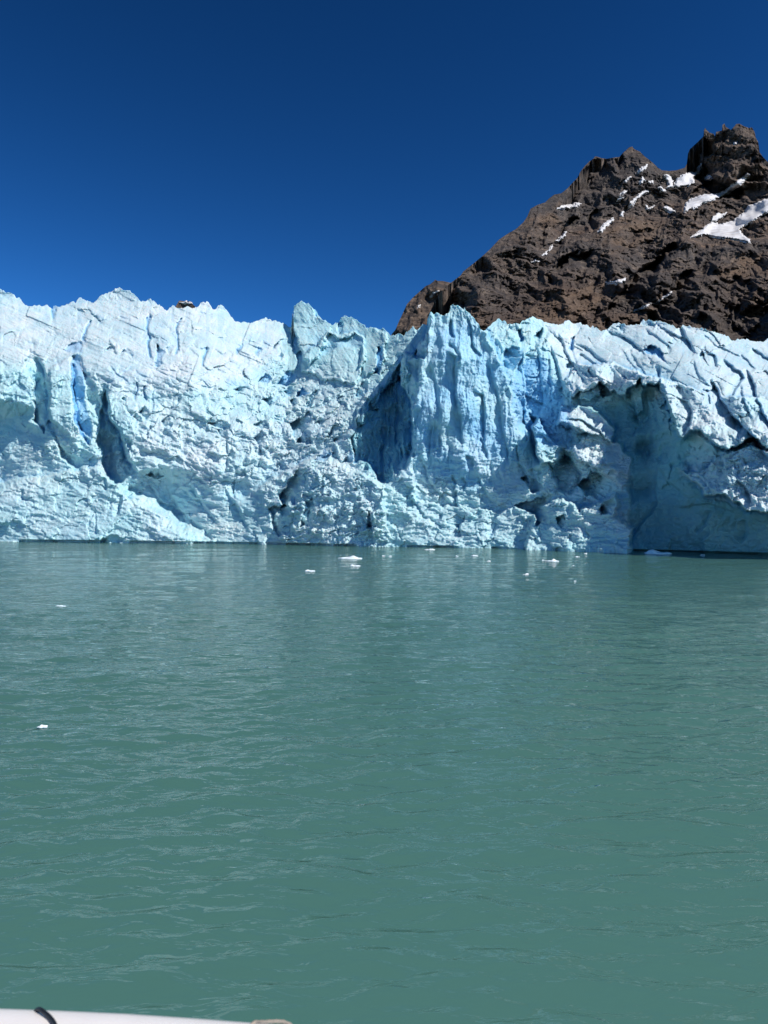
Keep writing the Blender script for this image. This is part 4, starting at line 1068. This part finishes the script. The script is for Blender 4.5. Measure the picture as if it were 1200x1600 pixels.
for i, (px, py, w, h, lb) in enumerate(FLOES):
    x, Y = lake_point(px, py)
    k = Y / FPX
    bm = bmesh.new()
    bmesh.ops.create_icosphere(bm, subdivisions=4 if w > 14 else 3, radius=1.0)
    co = np.array([v.co[:] for v in bm.verts])
    ang = np.arctan2(co[:, 1], co[:, 0])
    rad = 1 + .35 * noise2(np.cos(ang) * 1.3 + 10 * i, np.sin(ang) * 1.3, 700 + i)
    top = .42 + .9 * np.clip(noise2(co[:, 0] * 1.6 + 7 * i, co[:, 1] * 1.2, 720 + i) + .15, 0, 1.0) + .35 * facets(co[:, 0] * 2.5 + 3 * i, co[:, 1] * 2.5, 740 + i, .7, .5, .8)
    top = top * (1.25 - .5 * np.sign(noise2(np.array([i * 3.7]), np.array([.5]), 3))[0] * co[:, 0])
    for v, r, t in zip(bm.verts, rad, top):
        z = v.co.z
        v.co.x *= w * k * .52 * r; v.co.y *= w * k * .40 * r
        v.co.z = (abs(z) ** .7 * h * k * .62 * max(t, .10)) if z > 0 else z * h * k * .8
    me = bpy.data.meshes.new('ice_floe'); bm.to_mesh(me); bm.free()
    me.materials.append(FLOE)
    for p in me.polygons: p.use_smooth = False
    o = bpy.data.objects.new('ice_floe', me); COL.objects.link(o)
    o.location = (x, Y + w * k * .2, -.02 + .012 * w * k)
    tag(o, lb, 'ice floe', 'pieces of ice floating on the lake')

# ------------------------------------------------------------------ boat edge and its ropes
WHITE = plain('white_gelcoat', (.88, .84, .80), .35)
GREY = plain('deck_paint', (.45, .46, .46), .7)
BLACK = plain('black_rubber', (.012, .012, .013), .5, bump=.3)
HEMP = plain('worn_rope', (.36, .31, .25), .9)

def sweep(name, path, profile, mat, parent, closed=True):
    """carry a cross-section (outward, up) along a plan path of (x, y, z)"""
    P = [Vector(p) for p in path]
    n = len(profile); V = []; F = []
    for i, p in enumerate(P):
        d = (P[min(i + 1, len(P) - 1)] - P[max(i - 1, 0)]); d.z = 0; d.normalize()
        out = Vector((-d.y, d.x, 0))
        for a, b in profile: V.append(p + out * a + Vector((0, 0, b)))
    for i in range(len(P) - 1):
        for j in range(n if closed else n - 1):
            k = (j + 1) % n
            F.append((i * n + j, i * n + k, (i + 1) * n + k, (i + 1) * n + j))
    if closed:
        F.append(tuple(range(n))[::-1]); F.append(tuple((len(P) - 1) * n + j for j in range(n)))
    me = bpy.data.meshes.new(name); me.from_pydata(V, [], F); me.update()
    for p in me.polygons: p.use_smooth = len(p.vertices) == 4
    me.materials.append(mat)
    o = bpy.data.objects.new(name, me); COL.objects.link(o)
    if parent: o.parent = parent
    return o

boat = empty('tour_boat', (0, 0, 0))
tag(boat, 'white boat side whose rounded rail edge crosses the bottom left corner', 'boat')
ZG = CAMH - .80
edge = []
for px, py in ((-900, 1556), (-500, 1560), (-200, 1565), (0, 1571), (100, 1574.5), (200, 1579), (300, 1585.5), (400, 1593), (480, 1600), (600, 1612), (800, 1636), (1100, 1680), (1500, 1760)):
    dz = (py - 13 - HOR) / FPX
    Yd = .80 / dz
    edge.append(((px - 600) / FPX * Yd, Yd, ZG))
fine = []
for i in range(len(edge) - 1):
    for t in np.linspace(0, 1, 6)[:-1]: fine.append(tuple(np.array(edge[i]) * (1 - t) + np.array(edge[i + 1]) * t))
fine.append(edge[-1])
prof = [(-.26, -.012), (-.245, 0), (-.05, 0), (-.026, -.004), (-.009, -.013), (0, -.028), (0, -.05), (-.008, -.062), (-.24, -.062), (-.26, -.05)]
sweep('gunwale', fine, prof, WHITE, boat)
sweep('hull_side', fine, [(-.03, -.063), (-.05, -1.2), (-.35, -3.2), (-.9, -5.0), (-.96, -5.0), (-.41, -3.2), (-.11, -1.2), (-.09, -.063)], WHITE, boat)
sweep('bulwark', fine, [(-.20, -.063), (-.20, -.94), (-.235, -.94), (-.235, -.063)], WHITE, boat)
sweep('deck', fine, [(-.11, -.94), (-3.2, -.94), (-3.2, -1.0), (-.11, -1.0)], GREY, boat)

def tube(name, pts, r, mat, twist=False, sub=6, sides=10):
    P = [Vector(p) for p in pts]
    C = []
    for i in range(len(P) - 1):
        p0 = P[max(i - 1, 0)]; p1 = P[i]; p2 = P[i + 1]; p3 = P[min(i + 2, len(P) - 1)]
        for k in range(sub):
            t = k / sub
            C.append(.5 * ((2 * p1) + (p2 - p0) * t + (2 * p0 - 5 * p1 + 4 * p2 - p3) * t * t + (3 * p1 - p0 - 3 * p2 + p3) * t ** 3))
    C.append(P[-1])
    V = []; F = []
    up = Vector((0.2, .1, 1))
    for i, c in enumerate(C):
        d = (C[min(i + 1, len(C) - 1)] - C[max(i - 1, 0)]).normalized()
        a = d.cross(up).normalized(); b = a.cross(d)
        for j in range(sides):
            th = 2 * math.pi * j / sides
            rr = r * (1 + (.16 * math.cos(3 * th + i * .9) if twist else 0))
            V.append(c + a * math.cos(th) * rr + b * math.sin(th) * rr)
    for i in range(len(C) - 1):
        for j in range(sides):
            k = (j + 1) % sides
            F.append((i * sides + j, i * sides + k, (i + 1) * sides + k, (i + 1) * sides + j))
    F.append(tuple(range(sides))[::-1]); F.append(tuple((len(C) - 1) * sides + j for j in range(sides)))
    me = bpy.data.meshes.new(name); me.from_pydata(V, [], F); me.update()
    for p in me.polygons: p.use_smooth = True
    me.materials.append(mat)
    o = bpy.data.objects.new(name, me); COL.objects.link(o)
    return o

def on_rail(px, py, up=0.0):
    """a spot on the flat top of the rail under a photo pixel"""
    Yd = (.80 - up) / ((py - HOR) / FPX)
    return Vector(((px - 600) / FPX * Yd, Yd, ZG + up))
R0 = .0034
c = [on_rail(42, 1572) + Vector((0, .010, -.16)), on_rail(46, 1572) + Vector((0, .008, -.06)), on_rail(50, 1572) + Vector((0, .006, -.024)), on_rail(55, 1574) + Vector((0, .001, -.007)), on_rail(62, 1577, R0 * .6), on_rail(72, 1584, R0), on_rail(80, 1592, R0), on_rail(86, 1602, R0), on_rail(97, 1630, R0), on_rail(120, 1690, R0), on_rail(128, 1770, R0) + Vector((0, 0, -.03)), on_rail(132, 1790, R0) + Vector((0, 0, -.2))]
tag(tube('cord', c, R0, BLACK), 'thin black cord looped over the white rail at the left', 'cord')
c = [on_rail(372, 1640, R0), on_rail(385, 1612, R0), on_rail(397, 1598, R0), on_rail(412, 1597, .006), on_rail(428, 1596, .007), on_rail(444, 1597, .006), on_rail(458, 1605, R0), on_rail(468, 1622, R0), on_rail(480, 1660, R0), on_rail(470, 1700, R0)]
tag(tube('rope', c, .0026, HEMP, twist=True, sub=10), 'frayed beige rope loop resting on the white rail', 'rope')
